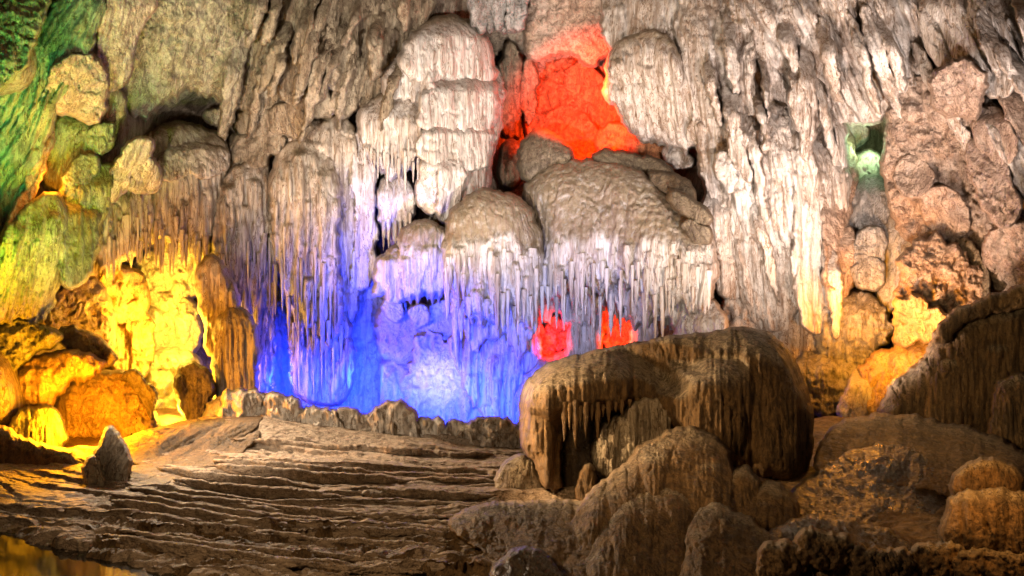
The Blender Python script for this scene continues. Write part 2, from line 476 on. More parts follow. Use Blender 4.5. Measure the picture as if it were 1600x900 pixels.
# ------------------------------------------------------------------ stalactites: a few shared shapes, hung on a patch's front
def _rod_mesh(i, material):
    rr = random.Random(100 + i); n = 7; rows = 9; co = []; fs = []
    bx = [rr.uniform(-.12, .12) for _ in range(rows)]
    for r_ in range(rows):
        t_ = r_ / (rows - 1)
        rad = (1 - t_) ** .6 * (.75 + .25 * rr.random()) + .06
        if r_ == 0: rad *= .8
        for j in range(n):
            an = 2 * math.pi * (j + .2 * r_) / n
            q_ = rad * (1 + .16 * math.sin(3 * an + i + r_))
            co.append((q_ * math.cos(an) + bx[r_] * t_, q_ * math.sin(an), -t_))
    for r_ in range(rows - 1):
        for j in range(n):
            fs.append((r_ * n + j, (r_ + 1) * n + j, (r_ + 1) * n + (j + 1) % n, r_ * n + (j + 1) % n))
    fs.append(tuple(range(n))); fs.append(tuple(range((rows - 1) * n, rows * n))[::-1])
    me = bpy.data.meshes.new('stalactite'); me.from_pydata(co, [], fs)
    me.polygons.foreach_set('use_smooth', [len(f) == 4 for f in fs]); me.materials.append(M[material]); return me


_RODS = {}


def rods(parent, surf, items, material, out=.4):
    """items: (u, v, length px, radius px); each hangs from the front of the patch SURF"""
    us, vs_, dg = surf
    for i, (u, v, ln, wd) in enumerate(items):
        c = int(round((u - us[0]) / (us[1] - us[0]))); r_ = int(round((v - vs_[0]) / (vs_[1] - vs_[0])))
        if not (0 <= c < len(us) and 0 <= r_ < len(vs_)): continue
        lo = max(0, r_ - 3); col = dg[lo:r_ + 4, max(0, c - 2):c + 3]
        if np.isnan(col).all(): continue
        d = float(np.nanmin(col)); pm = d / F
        key = (i % 6, material)
        if key not in _RODS: _RODS[key] = _rod_mesh(*key)
        o = bpy.data.objects.new('stalactite', _RODS[key])
        x, y, z = W3(u, v, d + wd * pm * (1 - out))
        L = parent.location
        o.location = (x - L[0], y - L[1], z - L[2]); o.scale = (wd * pm, wd * pm, ln * pm); o.rotation_euler = (0, 0, (i * 2.4) % 6.28)
        link(o, parent)

# ------------------------------------------------------------------ the setting: wall, floor, water
def build_wall():
    us = np.concatenate([np.arange(-420, -20, 8), np.arange(-20, 1620, 3.0), np.arange(1620, 2030, 8)])
    vs_ = np.concatenate([np.arange(-260, -12, 8), np.arange(-12, 700, 3.0), np.arange(700, 790, 10)])
    U, V = np.meshgrid(us, vs_)
    D = DW(U, V)
    h = 9 * fbm(U / 90, V / 140, 4, 1) + 5 * billow(U / 40, V / 85, 3, 5) + 5 * ridges(U, V, 15, 3, .1) * sst(-.1, .4, pn(U / 130, V / 130, 9))
    D = D - h * D / F
    co = np.stack([(U - CU) / F * D, D, CZ + (HV - V) / F * D], -1).reshape(-1, 3)
    r, c = U.shape; i = np.arange(r * c).reshape(r, c)
    q = np.stack([i[:-1, :-1], i[1:, :-1], i[1:, 1:], i[:-1, 1:]], -1).reshape(-1, 4)
    tag(mesh_np('cave_wall', co, q, 'wall', None, np.zeros(len(co))), kind='structure')


build_wall()

# ground control points as (u, v, distance)
GC = [(-300, 900, 6.5), (100, 905, 8.0), (400, 905, 8.0), (800, 905, 8.0), (1200, 905, 7.6), (1700, 905, 7.0), (60, 800, 11), (400, 790, 11.5), (750, 790, 11.5), (900, 800, 10.5),
      (120, 745, 14), (300, 722, 15.5), (500, 712, 16.2), (750, 725, 15.6), (330, 655, 18.6), (400, 640, 18.6), (480, 652, 18.6), (560, 668, 18.6), (650, 675, 18.6), (800, 697, 18.2),
      (200, 692, 19.5), (0, 720, 15.5), (-200, 740, 12), (1100, 790, 10.5), (1250, 800, 9.6), (1330, 735, 12.4), (1500, 800, 9.6), (1320, 664, 16.5), (1450, 668, 16), (1600, 720, 12.5), (1800, 760, 9)]
GP = [W3(*g) for g in GC]
for g in ((330, 21.5), (480, 21.5), (650, 21.5), (800, 21.5), (1000, 21.5), (1200, 21), (200, 22.5), (250, 27), (500, 28), (800, 28), (1100, 26), (1400, 23)):
    GP.append(((g[0] - CU) / F * g[1], g[1], -.9 if 300 < g[0] < 1150 else .35))
GP = np.array(GP)


def GZ(x, y):
    num = 0; den = 1e-12
    for a, b, z in GP:
        q = np.hypot(x - a, y - b)
        ww = np.exp(-(q / 1.25) ** 2) + .02 * np.exp(-(q / 3.5) ** 2) + 1e-5 / (1 + (q / 5) ** 4)
        num = num + ww * z; den = den + ww
    return num / den


def build_floor():
    us = np.concatenate([np.arange(-500, -20, 12), np.arange(-20, 1620, 2.6), np.arange(1620, 2100, 12)])
    # rows closer together where the floor is near
    ys = np.concatenate([np.arange(3.5, 7.2, .25), np.geomspace(7.2, 20.5, 560), np.arange(20.6, 31, .4)])
    U, Y = np.meshgrid(us, ys)
    X = (U - CU) / F * Y
    Z = GZ(X, Y)
    left = sst(3.2, -.5, X - .15 * (Y - 10)) * sst(19.6, 17.8, Y)
    # rimstone terraces: curved, broken steps with overhanging lips and drip-fluted fronts
    rad = np.hypot(X + 1.5, Y - 27)
    wv = .45 * pn(X / 4.1, Y / 3.1, 2) + .10 * pn(X / .9, Y / .5, 3) + .05 * pn(X / .25, Y / .25, 13)
    near = sst(14.2, 11.0, Y)
    coarse = np.zeros_like(X)
    lipd = np.zeros_like(X)
    for per, amp, s0 in ((1.25, .40, 2), (.60, .20, 5), (.27, .06, 8)):
        ph = (rad + wv * (1 if per > .5 else .8) - .07 * X) / per + s0 * .37
        i = np.floor(ph); f = ph - i
        brk = sst(-.25, .25, pn(X / (per * 3.2), i * 1.7, s0 + 6)) * (.2 + .8 * hsh(i, s0))
        a_ = amp * brk * left * (.6 + .4 * near)
        coarse += a_ * (f - sst(.74, .97, f) - .3)
        flt = .5 + .9 * np.abs(pn(X / .09, i * 3.1, s0))
        lipd += .9 * a_ * np.exp(-((f - .76) / .06) ** 2) * flt
    Z = Z + coarse
    rub = sst(12.0, 9.4, Y + .8 * pn(X / 1.5, Y / 1.5, 31)) * (.25 + .75 * left)
    Z = Z + .03 * fbm(X / .7, Y / .9, 3, 4) + .008 * fbm(X / .12, Y / .15, 2, 5) + .04 * rub * (billow(X / .42, Y / .36, 4, 6) - .2)
    Z = Z - .10 * rub * sst(.22, .5, pn(X / .33, Y / .3, 41))
    Z = Z + .10 * fbm(X / 1.9, Y / 2.2, 3, 8) * (1 - left)
    Yd = Y - lipd
    sd = -((X + 6.66) * .508 + (Y - 9.5) * .861) + .55    # past the shore line of the corner pool
    Z = np.where(sd > -.3, np.maximum(Z, .27 * (sd < 0)), Z) - .7 * sst(0, .9, sd)
    co = np.stack([X, Yd, Z], -1).reshape(-1, 3)
    r, c = U.shape; ii = np.arange(r * c).reshape(r, c)
    q = np.stack([ii[:-1, :-1], ii[:-1, 1:], ii[1:, 1:], ii[1:, :-1]], -1).reshape(-1, 4)
    global FLOOR
    FLOOR = o = mesh_np('cave_floor', co, q, 'floor', None, (left * sst(10, 13, Y)).ravel())
    o.data.materials.append(M['mud'])
    mi = ((left.reshape(r, c)[:-1, :-1] + .25 * pn(X / .5, Y / .5, 12)[:-1, :-1] - .5 * sst(11.2, 9.6, Y)[:-1, :-1]) < .5).astype(np.int32).ravel()
    o.data.polygons.foreach_set('material_index', mi)
    tag(o, kind='structure')


build_floor()


def ground_depth(u, v):
    """distance at which the ray through a photograph pixel meets the bare ground"""
    u = np.asarray(u, float); v = np.asarray(v, float)
    lo = np.full(u.shape, 5.0); done = np.zeros(u.shape, bool)
    for dd in np.arange(5.5, 24, .5):
        below = CZ + (HV - v) / F * dd <= GZ((u - CU) / F * dd, dd)
        done |= below
        lo[~done] = dd
    hi = lo + .5
    for _ in range(7):
        m_ = (lo + hi) / 2
        below = CZ + (HV - v) / F * m_ <= GZ((u - CU) / F * m_, m_)
        hi = np.where(below, m_, hi); lo = np.where(below, lo, m_)
    return lo


# pool in the corner
wm = bpy.data.materials.new('still_water'); wm.use_nodes = True
b = wm.node_tree.nodes['Principled BSDF']
b.inputs['Base Color'].default_value = (.012, .012, .008, 1); b.inputs['Roughness'].default_value = .06; b.inputs['IOR'].default_value = 1.33
b.inputs['Specular IOR Level'].default_value = 1.0
nz = wm.node_tree.nodes.new('ShaderNodeTexNoise'); nz.inputs['Scale'].default_value = 3.0
bp = wm.node_tree.nodes.new('ShaderNodeBump'); bp.inputs['Strength'].default_value = .08
wm.node_tree.links.new(nz.outputs['Fac'], bp.inputs['Height']); wm.node_tree.links.new(bp.outputs[0], b.inputs['Normal'])
M['water'] = wm
zw = .24
co = [(-16, 2.5, zw), (2.0, 2.5, zw), (2.0, 4.9, zw), (-4.0, 9.1, zw), (-6.2, 10.4, zw), (-16, 16.2, zw)]
me = bpy.data.meshes.new('pool_water'); me.from_pydata(co, [], [tuple(range(6))]); me.materials.append(wm)
tag(link(bpy.data.objects.new('pool_water', me)), kind='structure')

# ------------------------------------------------------------------ formations on the wall
FL = dict(fl=(8.5, 3.4), hem=16)


rk = random.Random(21)


def row(u0, u1, n, v, dv, l0, l1, w0, w1):
    return [(u0 + (u1 - u0) * (i + rk.uniform(-.35, .35)) / max(n - 1, 1), (v(u0 + (u1 - u0) * i / max(n - 1, 1)) if callable(v) else v) + rk.uniform(-dv, dv), rk.uniform(l0, l1), rk.uniform(w0, w1)) for i in range(n)]


def rib_poly(u0, v0, ln, w_, sl):
    L_ = []; R_ = []
    for t_, f_ in ((0, .45), (.12, .85), (.35, 1.), (.6, .9), (.85, .72), (1., .42)):
        v = v0 + t_ * ln; c = u0 - sl * t_ * ln + 5 * math.sin(u0 + t_ * 4)
        L_.append((c - w_ * f_ / 2, v)); R_.append((c + w_ * f_ / 2, v))
    return L_ + R_[::-1]


def ribs(parent, n, box, sl, lens, ws, lift, material):
    for _ in range(n):
        w_ = rk.uniform(*ws)
        patch('rib', rib_poly(rk.uniform(box[0], box[1]), rk.uniform(box[2], box[3]), rk.uniform(*lens), w_, rk.uniform(*sl)), material, parent,
              lift=lift + rk.uniform(-.4, .5), R=w_ * .5, k=.85, fl=(6, 1.4), slant=sum(sl) / 2, top=0, hem=8, grow=-3, rampk=.5, ramp=.5)


# ---- left side
multi('rock_rib', 'long leaning rib of striped green limestone with an orange right edge', 'rock', [
    ('rib', [(130, -40), (172, -10), (150, 50), (110, 115), (84, 170), (62, 250), (32, 335), (6, 398), (-70, 470), (-120, 300), (-30, 160), (20, 100), (80, 20)],
     dict(lift=1.2, R=46, k=.8, fl=(11, 3.2), slant=.42, top=0)),
    ('edge_fin', [(74, 165), (92, 158), (96, 172), (72, 238), (44, 320), (10, 398), (-2, 396), (30, 318), (52, 255)],
     dict(lift=2.0, R=10, k=.9, fl=(6, 1), slant=.42, top=0, material='pink'))], material='green')
multi('limestone_block', 'teal lit green block high beside the leaning rib', 'rock', [
    ('limestone_block', [(-60, 30), (10, -20), (90, -30), (60, 40), (40, 100), (10, 130), (-30, 150)], dict(lift=.8, R=30, pop=5))], material='green')
multi('hanging_rock', 'speckled peach rock hanging to an orange point above green columns', 'rock', [
    ('hanging_rock', [(62, 165), (84, 110), (112, 84), (150, 88), (163, 120), (162, 165), (148, 195), (128, 186), (112, 172), (90, 170)], dict(lift=1.5, R=26, pop=2, ro=(14, 2)))], material='pink')
multi('rock_lobe', 'small dark lobe tucked between peach rock and pale green wall', 'rock', [
    ('rock_lobe', [(158, 145), (175, 130), (192, 145), (190, 180), (172, 196), (160, 178)], dict(lift=.9, R=14, fl=(6, 1.5)))], material='beige')
multi('rock_streak', 'upright peach streaked buttress reaching the roof', 'rock', [
    ('rock_streak', [(150, 130), (158, 80), (168, 30), (180, -20), (250, -40), (226, 20), (204, 62), (192, 110), (176, 138)], dict(lift=1.58, R=13, k=.38, grow=9, fl=(9, 2), slant=.2, top=0, pop=2))], material='pink')
multi('rough_overhang', 'pale green pitted overhang under the roof, above a dark hollow', 'rock', [
    ('rough_overhang', [(188, 95), (206, 40), (236, -30), (410, -40), (402, 30), (384, 90), (368, 148), (330, 152), (296, 132), (262, 150), (226, 182), (196, 170)],
     dict(lift=1.2, R=44, pop=6, ro=(30, 5), hem=14, fl=(14, 1.5), slant=.3))], material='beige')
multi('green_column', 'bulging olive green pillar below the peach rock', 'column', [
    ('shaft', [(78, 200), (96, 168), (124, 172), (146, 196), (150, 236), (122, 268), (108, 300), (82, 294), (66, 262)], dict(lift=1.6, R=30, fl=(10, 3), slant=.3)),
    ('knob', [(142, 205), (160, 190), (178, 195), (172, 225), (150, 238), (138, 228)], dict(lift=1.9, R=14))], material='green')
multi('shell_column', 'crinkled green column ringed like a stack of shells', 'column', [
    ('shell_column', [(96, 304), (104, 268), (122, 250), (146, 246), (152, 262), (134, 290), (124, 318), (104, 332)], dict(lift=2.2, R=16, tier=(9, 4)))], material='green')
multi('striped_column', 'green and yellow striped columns joined at the edge of the yellow alcove', 'column', [
    ('shaft', [(-30, 440), (6, 372), (36, 330), (76, 300), (98, 318), (100, 400), (82, 470), (60, 505), (20, 500), (-30, 510)], dict(lift=2.0, R=30, fl=(10, 4), slant=.25, hem=20)),
    ('shaft', [(92, 330), (112, 300), (142, 296), (152, 340), (150, 390), (132, 432), (108, 446), (92, 420)], dict(lift=2.3, R=20, fl=(11, 4))),
    ('shaft', [(120, 300), (150, 262), (176, 255), (168, 300), (158, 345), (150, 400), (138, 390), (140, 340)], dict(lift=2.5, R=14, fl=(8, 2)))], material='green')
df = multi('domed_flowstone', 'olive topped dome with pink fluted sides hanging over the yellow alcove', 'flowstone', [
    ('curtain', [(150, 345), (158, 285), (182, 240), (228, 208), (282, 194), (335, 208), (360, 240), (352, 280), (338, 320), (330, 365), (318, 408), (296, 400), (270, 386), (244, 372), (216, 392), (190, 404), (168, 428), (150, 400)],
     dict(lift=1.6, R=60, k=.75, lob=(30, 6, 16, 40, 130, .7), top=70, hem=34, **{'fl': (8, 4)})),
    ('cap', [(238, 278), (252, 242), (290, 220), (335, 222), (358, 246), (352, 268), (318, 276), (296, 264), (268, 282)], dict(lift=3.0, R=26, fl=(6, 1), tier=(16, 3))),
    ('cap', [(190, 285), (206, 252), (234, 250), (250, 272), (240, 300), (210, 300)], dict(lift=2.9, R=20)),
    ('cap', [(164, 290), (186, 244), (214, 218), (240, 222), (232, 244), (204, 260), (190, 300), (170, 318)], dict(lift=2.6, R=20))], material='cream')

rods(df, SURF[-4], row(172, 320, 22, 360, 26, 30, 75, 2.6, 5), 'cream')

# ---- yellow alcove
A = dict(material='plain', pop=6, ro=(22, 5))
multi('cave_cascade', 'glowing yellow white lumpy cascade at the heart of the alcove', 'flowstone', [
    ('upper_lobe', [(206, 420), (222, 388), (246, 378), (276, 376), (306, 396), (312, 440), (296, 470), (270, 490), (236, 470), (216, 452)], dict(R=30, lift=.8, lob=(9, 10, 20, 30, 60, .8))),
    ('middle_lobe', [(226, 500), (236, 460), (266, 450), (300, 470), (312, 520), (300, 560), (268, 580), (238, 560)], dict(R=30, lift=1.1, lob=(8, 10, 20, 30, 60, .8))),
    ('foot', [(220, 640), (232, 560), (262, 540), (300, 550), (318, 600), (310, 660), (290, 695), (215, 695)], dict(R=34, lift=1.5, lob=(8, 10, 20, 30, 60, .8)))], **A)
multi('trunk_rock', 'orange rock shaped like an elephant head with a drooping trunk', 'rock', [
    ('head', [(150, 470), (160, 432), (186, 416), (216, 430), (232, 462), (222, 500), (196, 500), (168, 500)], dict(R=24, lift=2.2)),
    ('trunk', [(196, 500), (216, 486), (234, 500), (236, 545), (222, 590), (206, 590), (214, 548), (206, 524)], dict(R=12, lift=2.6)),
    ('jaw', [(158, 490), (186, 490), (204, 520), (210, 560), (200, 590), (182, 580), (172, 540)], dict(R=18, lift=2.0, fl=(7, 2)))], **dict(A, material='gold_lit'))
multi('orange_bulge', 'pocked orange rock face left of the trunk shaped rock', 'rock', [
    ('orange_bulge', [(74, 480), (92, 452), (128, 436), (160, 440), (172, 500), (176, 555), (140, 556), (104, 530), (80, 512)], dict(R=36, lift=2.0, pop=6))], material='gold_lit')
multi('yellow_mound', 'bright yellow rounded mound on the alcove floor', 'mound', [
    ('yellow_mound', [(70, 700), (84, 630), (118, 592), (166, 574), (214, 590), (240, 632), (250, 700)], dict(R=50, d=21.0, pop=7, ro=(22, 5), lob=(14, 10, 24, 30, 70, .6)))], material='gold_lit')
multi('arched_root', 'reddish brown arching rock rib over the yellow mound', 'rock', [
    ('arched_root', [(186, 585), (208, 578), (230, 596), (244, 630), (240, 662), (230, 650), (220, 616), (202, 598)], dict(R=9, d=20.3))], material='dome')
multi('rock_shelf', 'orange tongue of rock jutting over dark hollow at the left', 'rock', [
    ('top', [(8, 600), (28, 570), (70, 552), (120, 548), (176, 564), (150, 586), (110, 596), (84, 622), (70, 660), (44, 650), (20, 640)], dict(R=30, d=19.2, hem=16, fl=(9, 2), pop=5, lob=(12, 8, 20, 20, 60, .6), material='gold_lit')),
    ('slab', [(92, 520), (112, 508), (140, 520), (186, 556), (172, 572), (130, 556), (100, 540)], dict(R=12, d=19.8, material='dome'))], material='beige')
multi('green_boulder', 'ragged green grey boulder under the striped columns', 'boulder', [
    ('green_boulder', [(-40, 560), (-10, 510), (30, 500), (84, 512), (100, 530), (60, 548), (30, 570), (0, 610), (-40, 620)], dict(R=26, d=18.6, pop=6, ro=(16, 4)))], material='green')
multi('dark_outcrop', 'dark brown outcrop with dripping green front at the left', 'rock', [
    ('body', [(-160, 760), (-150, 640), (-30, 656), (16, 676), (60, 694), (120, 708), (150, 738), (80, 770)], dict(d=15.5, R=40)),
    ('curtain', [(10, 700), (20, 650), (50, 632), (92, 644), (108, 690), (70, 712)], dict(d=17.6, R=16, fl=(7, 3), material='green'))], material='mud')
multi('knob_stalagmite', 'round purple topped knob stalagmite beside the yellow cascade', 'stalagmite', [
    ('knob_stalagmite', [(272, 600), (282, 574), (304, 567), (326, 578), (334, 602), (326, 632), (312, 668), (300, 668), (284, 636)], dict(d=22.3, R=24, fl=(7, 2.4), top=20))], material='dome')
multi('tall_stalagmite', 'lilac bulging stalagmite between the yellow alcove and the blue curtain', 'stalagmite', [
    ('lower_bulb', [(330, 520), (348, 480), (374, 476), (396, 500), (404, 560), (400, 625), (384, 668), (340, 668), (334, 600)], dict(d=23.4, R=32, fl=(8, 4), top=26)),
    ('upper_bulb', [(306, 450), (310, 412), (328, 398), (348, 408), (360, 440), (376, 468), (372, 500), (346, 520), (330, 560), (322, 520)], dict(d=23.8, R=26, fl=(8, 3), top=26))], material='cream')
multi('violet_hump', 'low smooth violet hump at the foot of the tall stalagmite', 'mound', [
    ('violet_hump', [(315, 680), (322, 645), (345, 622), (385, 618), (410, 640), (420, 680)], dict(d=21.2, R=28))], material='plain')

# ---- upper left wall and ledge lumps
sb = multi('streaked_buttress', 'tan wall of long leaning streaks reaching down from the roof', 'rock wall', [
    ('slab', [(360, 155), (384, 92), (402, 20), (410, -40), (520, -40), (512, 50), (494, 120), (470, 150), (430, 165), (400, 180)], dict(rampk=.75, lob=(16, 6, 20, 50, 190, .6), lift=1.45, R=24, k=.38, grow=9, fl=(11, 4), slant=.22, top=0, hem=18)),
    ('slab', [(500, 100), (512, 30), (530, -40), (600, -40), (580, 60), (572, 120), (552, 150), (522, 140)], dict(rampk=.75, lob=(16, 6, 20, 50, 190, .6), lift=1.58, R=16, k=.38, grow=9, fl=(12, 5), slant=.2, top=0, hem=14)),
    ('slab', [(556, 165), (572, 90), (590, -40), (680, -40), (664, 30), (628, 72), (604, 110), (600, 150)], dict(rampk=.75, lob=(16, 6, 20, 50, 190, .6), lift=1.41, R=21, k=.38, grow=9, fl=(12, 3), slant=.15, top=0)),
    ('rib', [(440, 120), (470, 60), (486, 20), (508, 18), (500, 70), (480, 130), (456, 160)], dict(rampk=.75, lob=(16, 6, 20, 50, 190, .6), lift=1.90, R=12, k=.38, grow=9, fl=(8, 2), slant=.35, top=0)),
    ('rib', [(385, 160), (392, 110), (412, 84), (428, 96), (420, 140), (398, 175)], dict(rampk=.75, lob=(16, 6, 20, 50, 190, .6), lift=1.90, R=12, k=.38, grow=9, fl=(8, 2), slant=.3, top=0)),
    ('rib', [(508, 80), (518, 28), (536, 20), (548, 60), (540, 130), (524, 132)], dict(rampk=.75, lob=(16, 6, 20, 50, 190, .6), lift=1.99, R=12, k=.38, grow=9, fl=(7, 2), slant=.12, top=0))], material='beige')
ribs(sb, 22, (375, 640, -50, 70), (.12, .32), (80, 190), (12, 32), 3.0, 'beige')
lumps = [(345, 184, 20, 9, 'flat grey stone wedged across the dark hollow'), (402, 192, 34, 24, 'broad tan lump at the ledge over the dark hollow'),
         (452, 190, 30, 24, 'ribbed tan lump next on the ledge above the fluted curtain'), (490, 162, 30, 18, 'cross grooved tan lump beneath the long streaks'),
         (505, 118, 24, 17, 'smooth round lump under the leaning rib'), (480, 134, 18, 14, 'little tan lump on the ledge below the leaning rib'),
         (538, 152, 17, 24, 'upright lump at the right end of the ledge'), (392, 236, 26, 28, 'bulky lump stacked above the left fluted lobe'),
         (420, 222, 20, 14, 'small capped lump between two ledge lumps'), (372, 268, 18, 22, 'worn lump at the outer corner of the fluted curtain')]
for i, (cx, cy, rx, ry, lb) in enumerate(lumps):
    multi('ledge_lump', lb, 'rock', [('ledge_lump', ell(cx, cy, rx, ry, 10, .1 * (-1) ** i, .85), dict(lift=2.2 + .2 * (i % 3), R=min(rx, ry) * .95, k=.95, fl=(6, .9), rampk=0, hem=3, ro=(12, 1.6), wob=5, pop=3))],
          group='lumps on the ledge', material='beige')

# ---- central left curtain
C = dict(material='cream')
fc = multi('fluted_curtain', 'great fluted lilac flowstone curtain between tall stalagmite and blue slots', 'flowstone', [
    ('lobe', [(440, 222), (462, 196), (500, 186), (540, 188), (558, 214), (556, 268), (552, 330), (520, 340), (506, 250), (480, 225)], dict(lift=1.8, R=34, fl=(8, 2.2), top=40, hem=16, lob=(14, 5, 12, 30, 80, .7))),
    ('lobe', [(506, 330), (518, 296), (546, 290), (564, 310), (562, 400), (560, 450), (548, 500), (530, 478), (514, 400)], dict(lift=2.0, R=22, fl=(8, 4.0), hem=26, top=10, lob=(5, 8, 13, 60, 140, .7))),
    ('lobe', [(332, 380), (336, 320), (350, 285), (368, 264), (396, 250), (420, 264), (432, 300), (436, 390), (428, 440), (418, 520), (412, 610), (396, 620), (398, 540), (384, 480), (362, 452), (346, 430)],
     dict(lift=2.2, R=36, fl=(8.5, 4.5), lob=(34, 5, 13, 50, 170, .95), top=30, hem=20)),
    ('lobe', [(424, 320), (428, 262), (444, 228), (470, 214), (500, 224), (522, 262), (526, 330), (526, 430), (530, 500), (518, 545), (494, 520), (468, 520), (456, 470), (442, 425), (430, 390)],
     dict(lift=2.8, R=44, fl=(8.5, 4.5), lob=(38, 5, 13, 50, 190, .95), top=40, hem=34)),
    ('lower_lobe', [(454, 520), (470, 468), (500, 460), (528, 472), (546, 510), (545, 580), (540, 622), (500, 630), (462, 618)], dict(lift=2.3, R=26, fl=(8, 4.0), lob=(8, 8, 15, 50, 110, .8), top=10)),
    ('fin', [(404, 440), (418, 430), (424, 480), (420, 560), (416, 622), (400, 630), (402, 540)], dict(lift=2.6, R=10, fl=(6, 2), top=0)),
    ('pillar', [(494, 400), (502, 380), (514, 392), (518, 440), (508, 470), (496, 450)], dict(lift=3.4, R=12, fl=(6, 1.6), top=10))], **C)
rods(fc, SURF[-5], row(342, 428, 12, 400, 60, 50, 120, 2.6, 5), 'cream')
rods(fc, SURF[-4], row(432, 522, 14, 400, 70, 60, 130, 2.6, 5) + row(450, 522, 8, 500, 16, 40, 70, 2.6, 5), 'cream')
rods(fc, SURF[-3], row(460, 540, 9, 520, 20, 50, 90, 2.6, 5), 'cream')
multi('slim_pillar', 'slim white column strip right of the great fluted curtain', 'column', [
    ('slim_pillar', [(554, 240), (560, 205), (572, 200), (582, 236), (578, 300), (582, 360), (578, 430), (562, 462), (552, 440), (562, 360), (556, 300)], dict(lift=2.4, R=12, fl=(6, 2.4), hem=14, top=0))], material='pale')
multi('blue_backing', 'smooth deep blue rock seen in the slots behind the fluted curtain', 'rock wall', [
    ('blue_backing', [(395, 690), (400, 520), (420, 400), (470, 380), (560, 380), (600, 440), (640, 560), (640, 700)], dict(lift=.1, R=30, k=.3, fl=(13, 5), top=0, ro=(30, 6), pop=3, lob=(14, 8, 18, 30, 90, .8)))], material='plain')
db = multi('draped_bulb', 'dome topped drapery pinched at the waist left of the pale cascade', 'flowstone', [
    ('cap', [(560, 205), (566, 176), (590, 154), (622, 146), (650, 156), (660, 190), (654, 232), (640, 262), (612, 276), (590, 262), (574, 240)], dict(lift=2.4, R=40, fl=(8, 3.4), top=44, hem=22, lob=(18, 5, 11, 30, 80, .8))),
    ('bulb', [(594, 296), (604, 278), (634, 276), (644, 298), (640, 335), (628, 372), (606, 372), (596, 335)], dict(lift=2.5, R=20, fl=(8, 3), top=14, hem=12))], material='pale')
rods(db, SURF[-2], row(572, 652, 13, 236, 18, 25, 60, 2.6, 4.6), 'pale')
rods(db, SURF[-1], row(600, 640, 6, 340, 10, 30, 60, 2.6, 4.4), 'pale')
multi('pale_cascade', 'tall tiered pale cascade beside the dark cleft', 'flowstone', [
    ('back_slab', [(598, 150), (606, 108), (632, 86), (664, 80), (676, 130), (672, 178), (650, 160), (620, 152)], dict(lift=2.2, R=22, fl=(9, 3), top=10, hem=18)),
    ('crown', [(624, 110), (636, 66), (664, 38), (700, 26), (732, 36), (756, 62), (768, 96), (774, 126), (748, 134), (720, 128), (690, 122), (660, 132)], dict(lift=2.6, R=50, fl=(11, 2), top=50, hem=10)),
    ('tier', [(656, 200), (660, 140), (684, 118), (724, 120), (756, 118), (778, 140), (774, 180), (760, 214), (730, 210), (700, 204), (676, 206)], dict(lift=3.2, R=32, fl=(13, 3), top=14, hem=10)),
    ('tier', [(654, 250), (658, 202), (684, 188), (730, 192), (764, 196), (766, 230), (752, 268), (720, 262), (684, 258)], dict(lift=3.3, R=26, fl=(14, 3.4), top=10, hem=8)),
    ('column', [(656, 310), (658, 246), (676, 232), (690, 246), (690, 290), (684, 322), (668, 334)], dict(lift=3.4, R=17, fl=(10, 2), top=8, hem=8)),
    ('column', [(686, 330), (688, 250), (704, 236), (724, 246), (720, 300), (712, 345), (694, 350)], dict(lift=3.6, R=18, fl=(12, 2), top=8)),
    ('column', [(718, 310), (722, 250), (742, 236), (758, 258), (752, 310), (738, 326), (722, 324)], dict(lift=3.4, R=17, fl=(10, 2), top=8)),
    ('fin', [(756, 130), (772, 100), (784, 130), (778, 190), (760, 240), (756, 300), (746, 300), (752, 220)], dict(lift=2.6, R=10, fl=(7, 2), top=0, tier=(26, 3)))], material='pale')
multi('ceiling_drapery', 'tangled grey fringe of hanging strands under the roof at the cleft', 'stalactites', [
    ('strand', [(738 + 8 * i, -30), (748 + 8 * i, -30), (749 + 7.6 * i, 20), (744 + 7.2 * i + 4 * math.sin(i * 2.1), 44 + 16 * abs(math.sin(i * 1.7))), (740 + 7.6 * i, 20)], dict(lift=3.0 + .5 * math.sin(i * 3), R=5, k=1., fl=None, ro=(9, 1), step=1.8)) for i in range(10)], material='grey')
multi('cleft_column', 'tall reddish brown column standing in the dark cleft', 'column', [
    ('shaft', [(778, 150), (786, 80), (800, 60), (814, 90), (818, 160), (812, 215), (796, 225), (782, 200)], dict(lift=1.2, R=14, fl=(8, 4), top=0, hem=12)),
    ('shaft', [(812, 150), (818, 90), (832, 80), (838, 130), (834, 185), (820, 205)], dict(lift=1.6, R=10, fl=(7, 3), top=0, hem=12)),
    ('stump', [(780, 290), (784, 235), (800, 215), (816, 240), (816, 290)], dict(lift=2., R=16, fl=(8, 2)))], material='dome')

# ---- red cleft
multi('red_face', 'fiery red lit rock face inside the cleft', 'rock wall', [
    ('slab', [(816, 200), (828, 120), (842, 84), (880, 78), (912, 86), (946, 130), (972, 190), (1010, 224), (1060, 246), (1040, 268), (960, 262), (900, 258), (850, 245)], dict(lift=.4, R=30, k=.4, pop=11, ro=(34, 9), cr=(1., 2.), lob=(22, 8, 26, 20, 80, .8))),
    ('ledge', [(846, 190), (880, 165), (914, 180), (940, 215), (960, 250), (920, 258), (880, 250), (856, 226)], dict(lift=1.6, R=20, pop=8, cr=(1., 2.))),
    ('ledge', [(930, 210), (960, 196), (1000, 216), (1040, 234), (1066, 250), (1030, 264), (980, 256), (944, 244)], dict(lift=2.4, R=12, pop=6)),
    ('ledge', [(880, 120), (905, 92), (930, 115), (952, 150), (978, 205), (960, 225), (930, 195), (900, 165)], dict(lift=1.3, R=16, pop=3, slant=-.5))], material='red_lit')
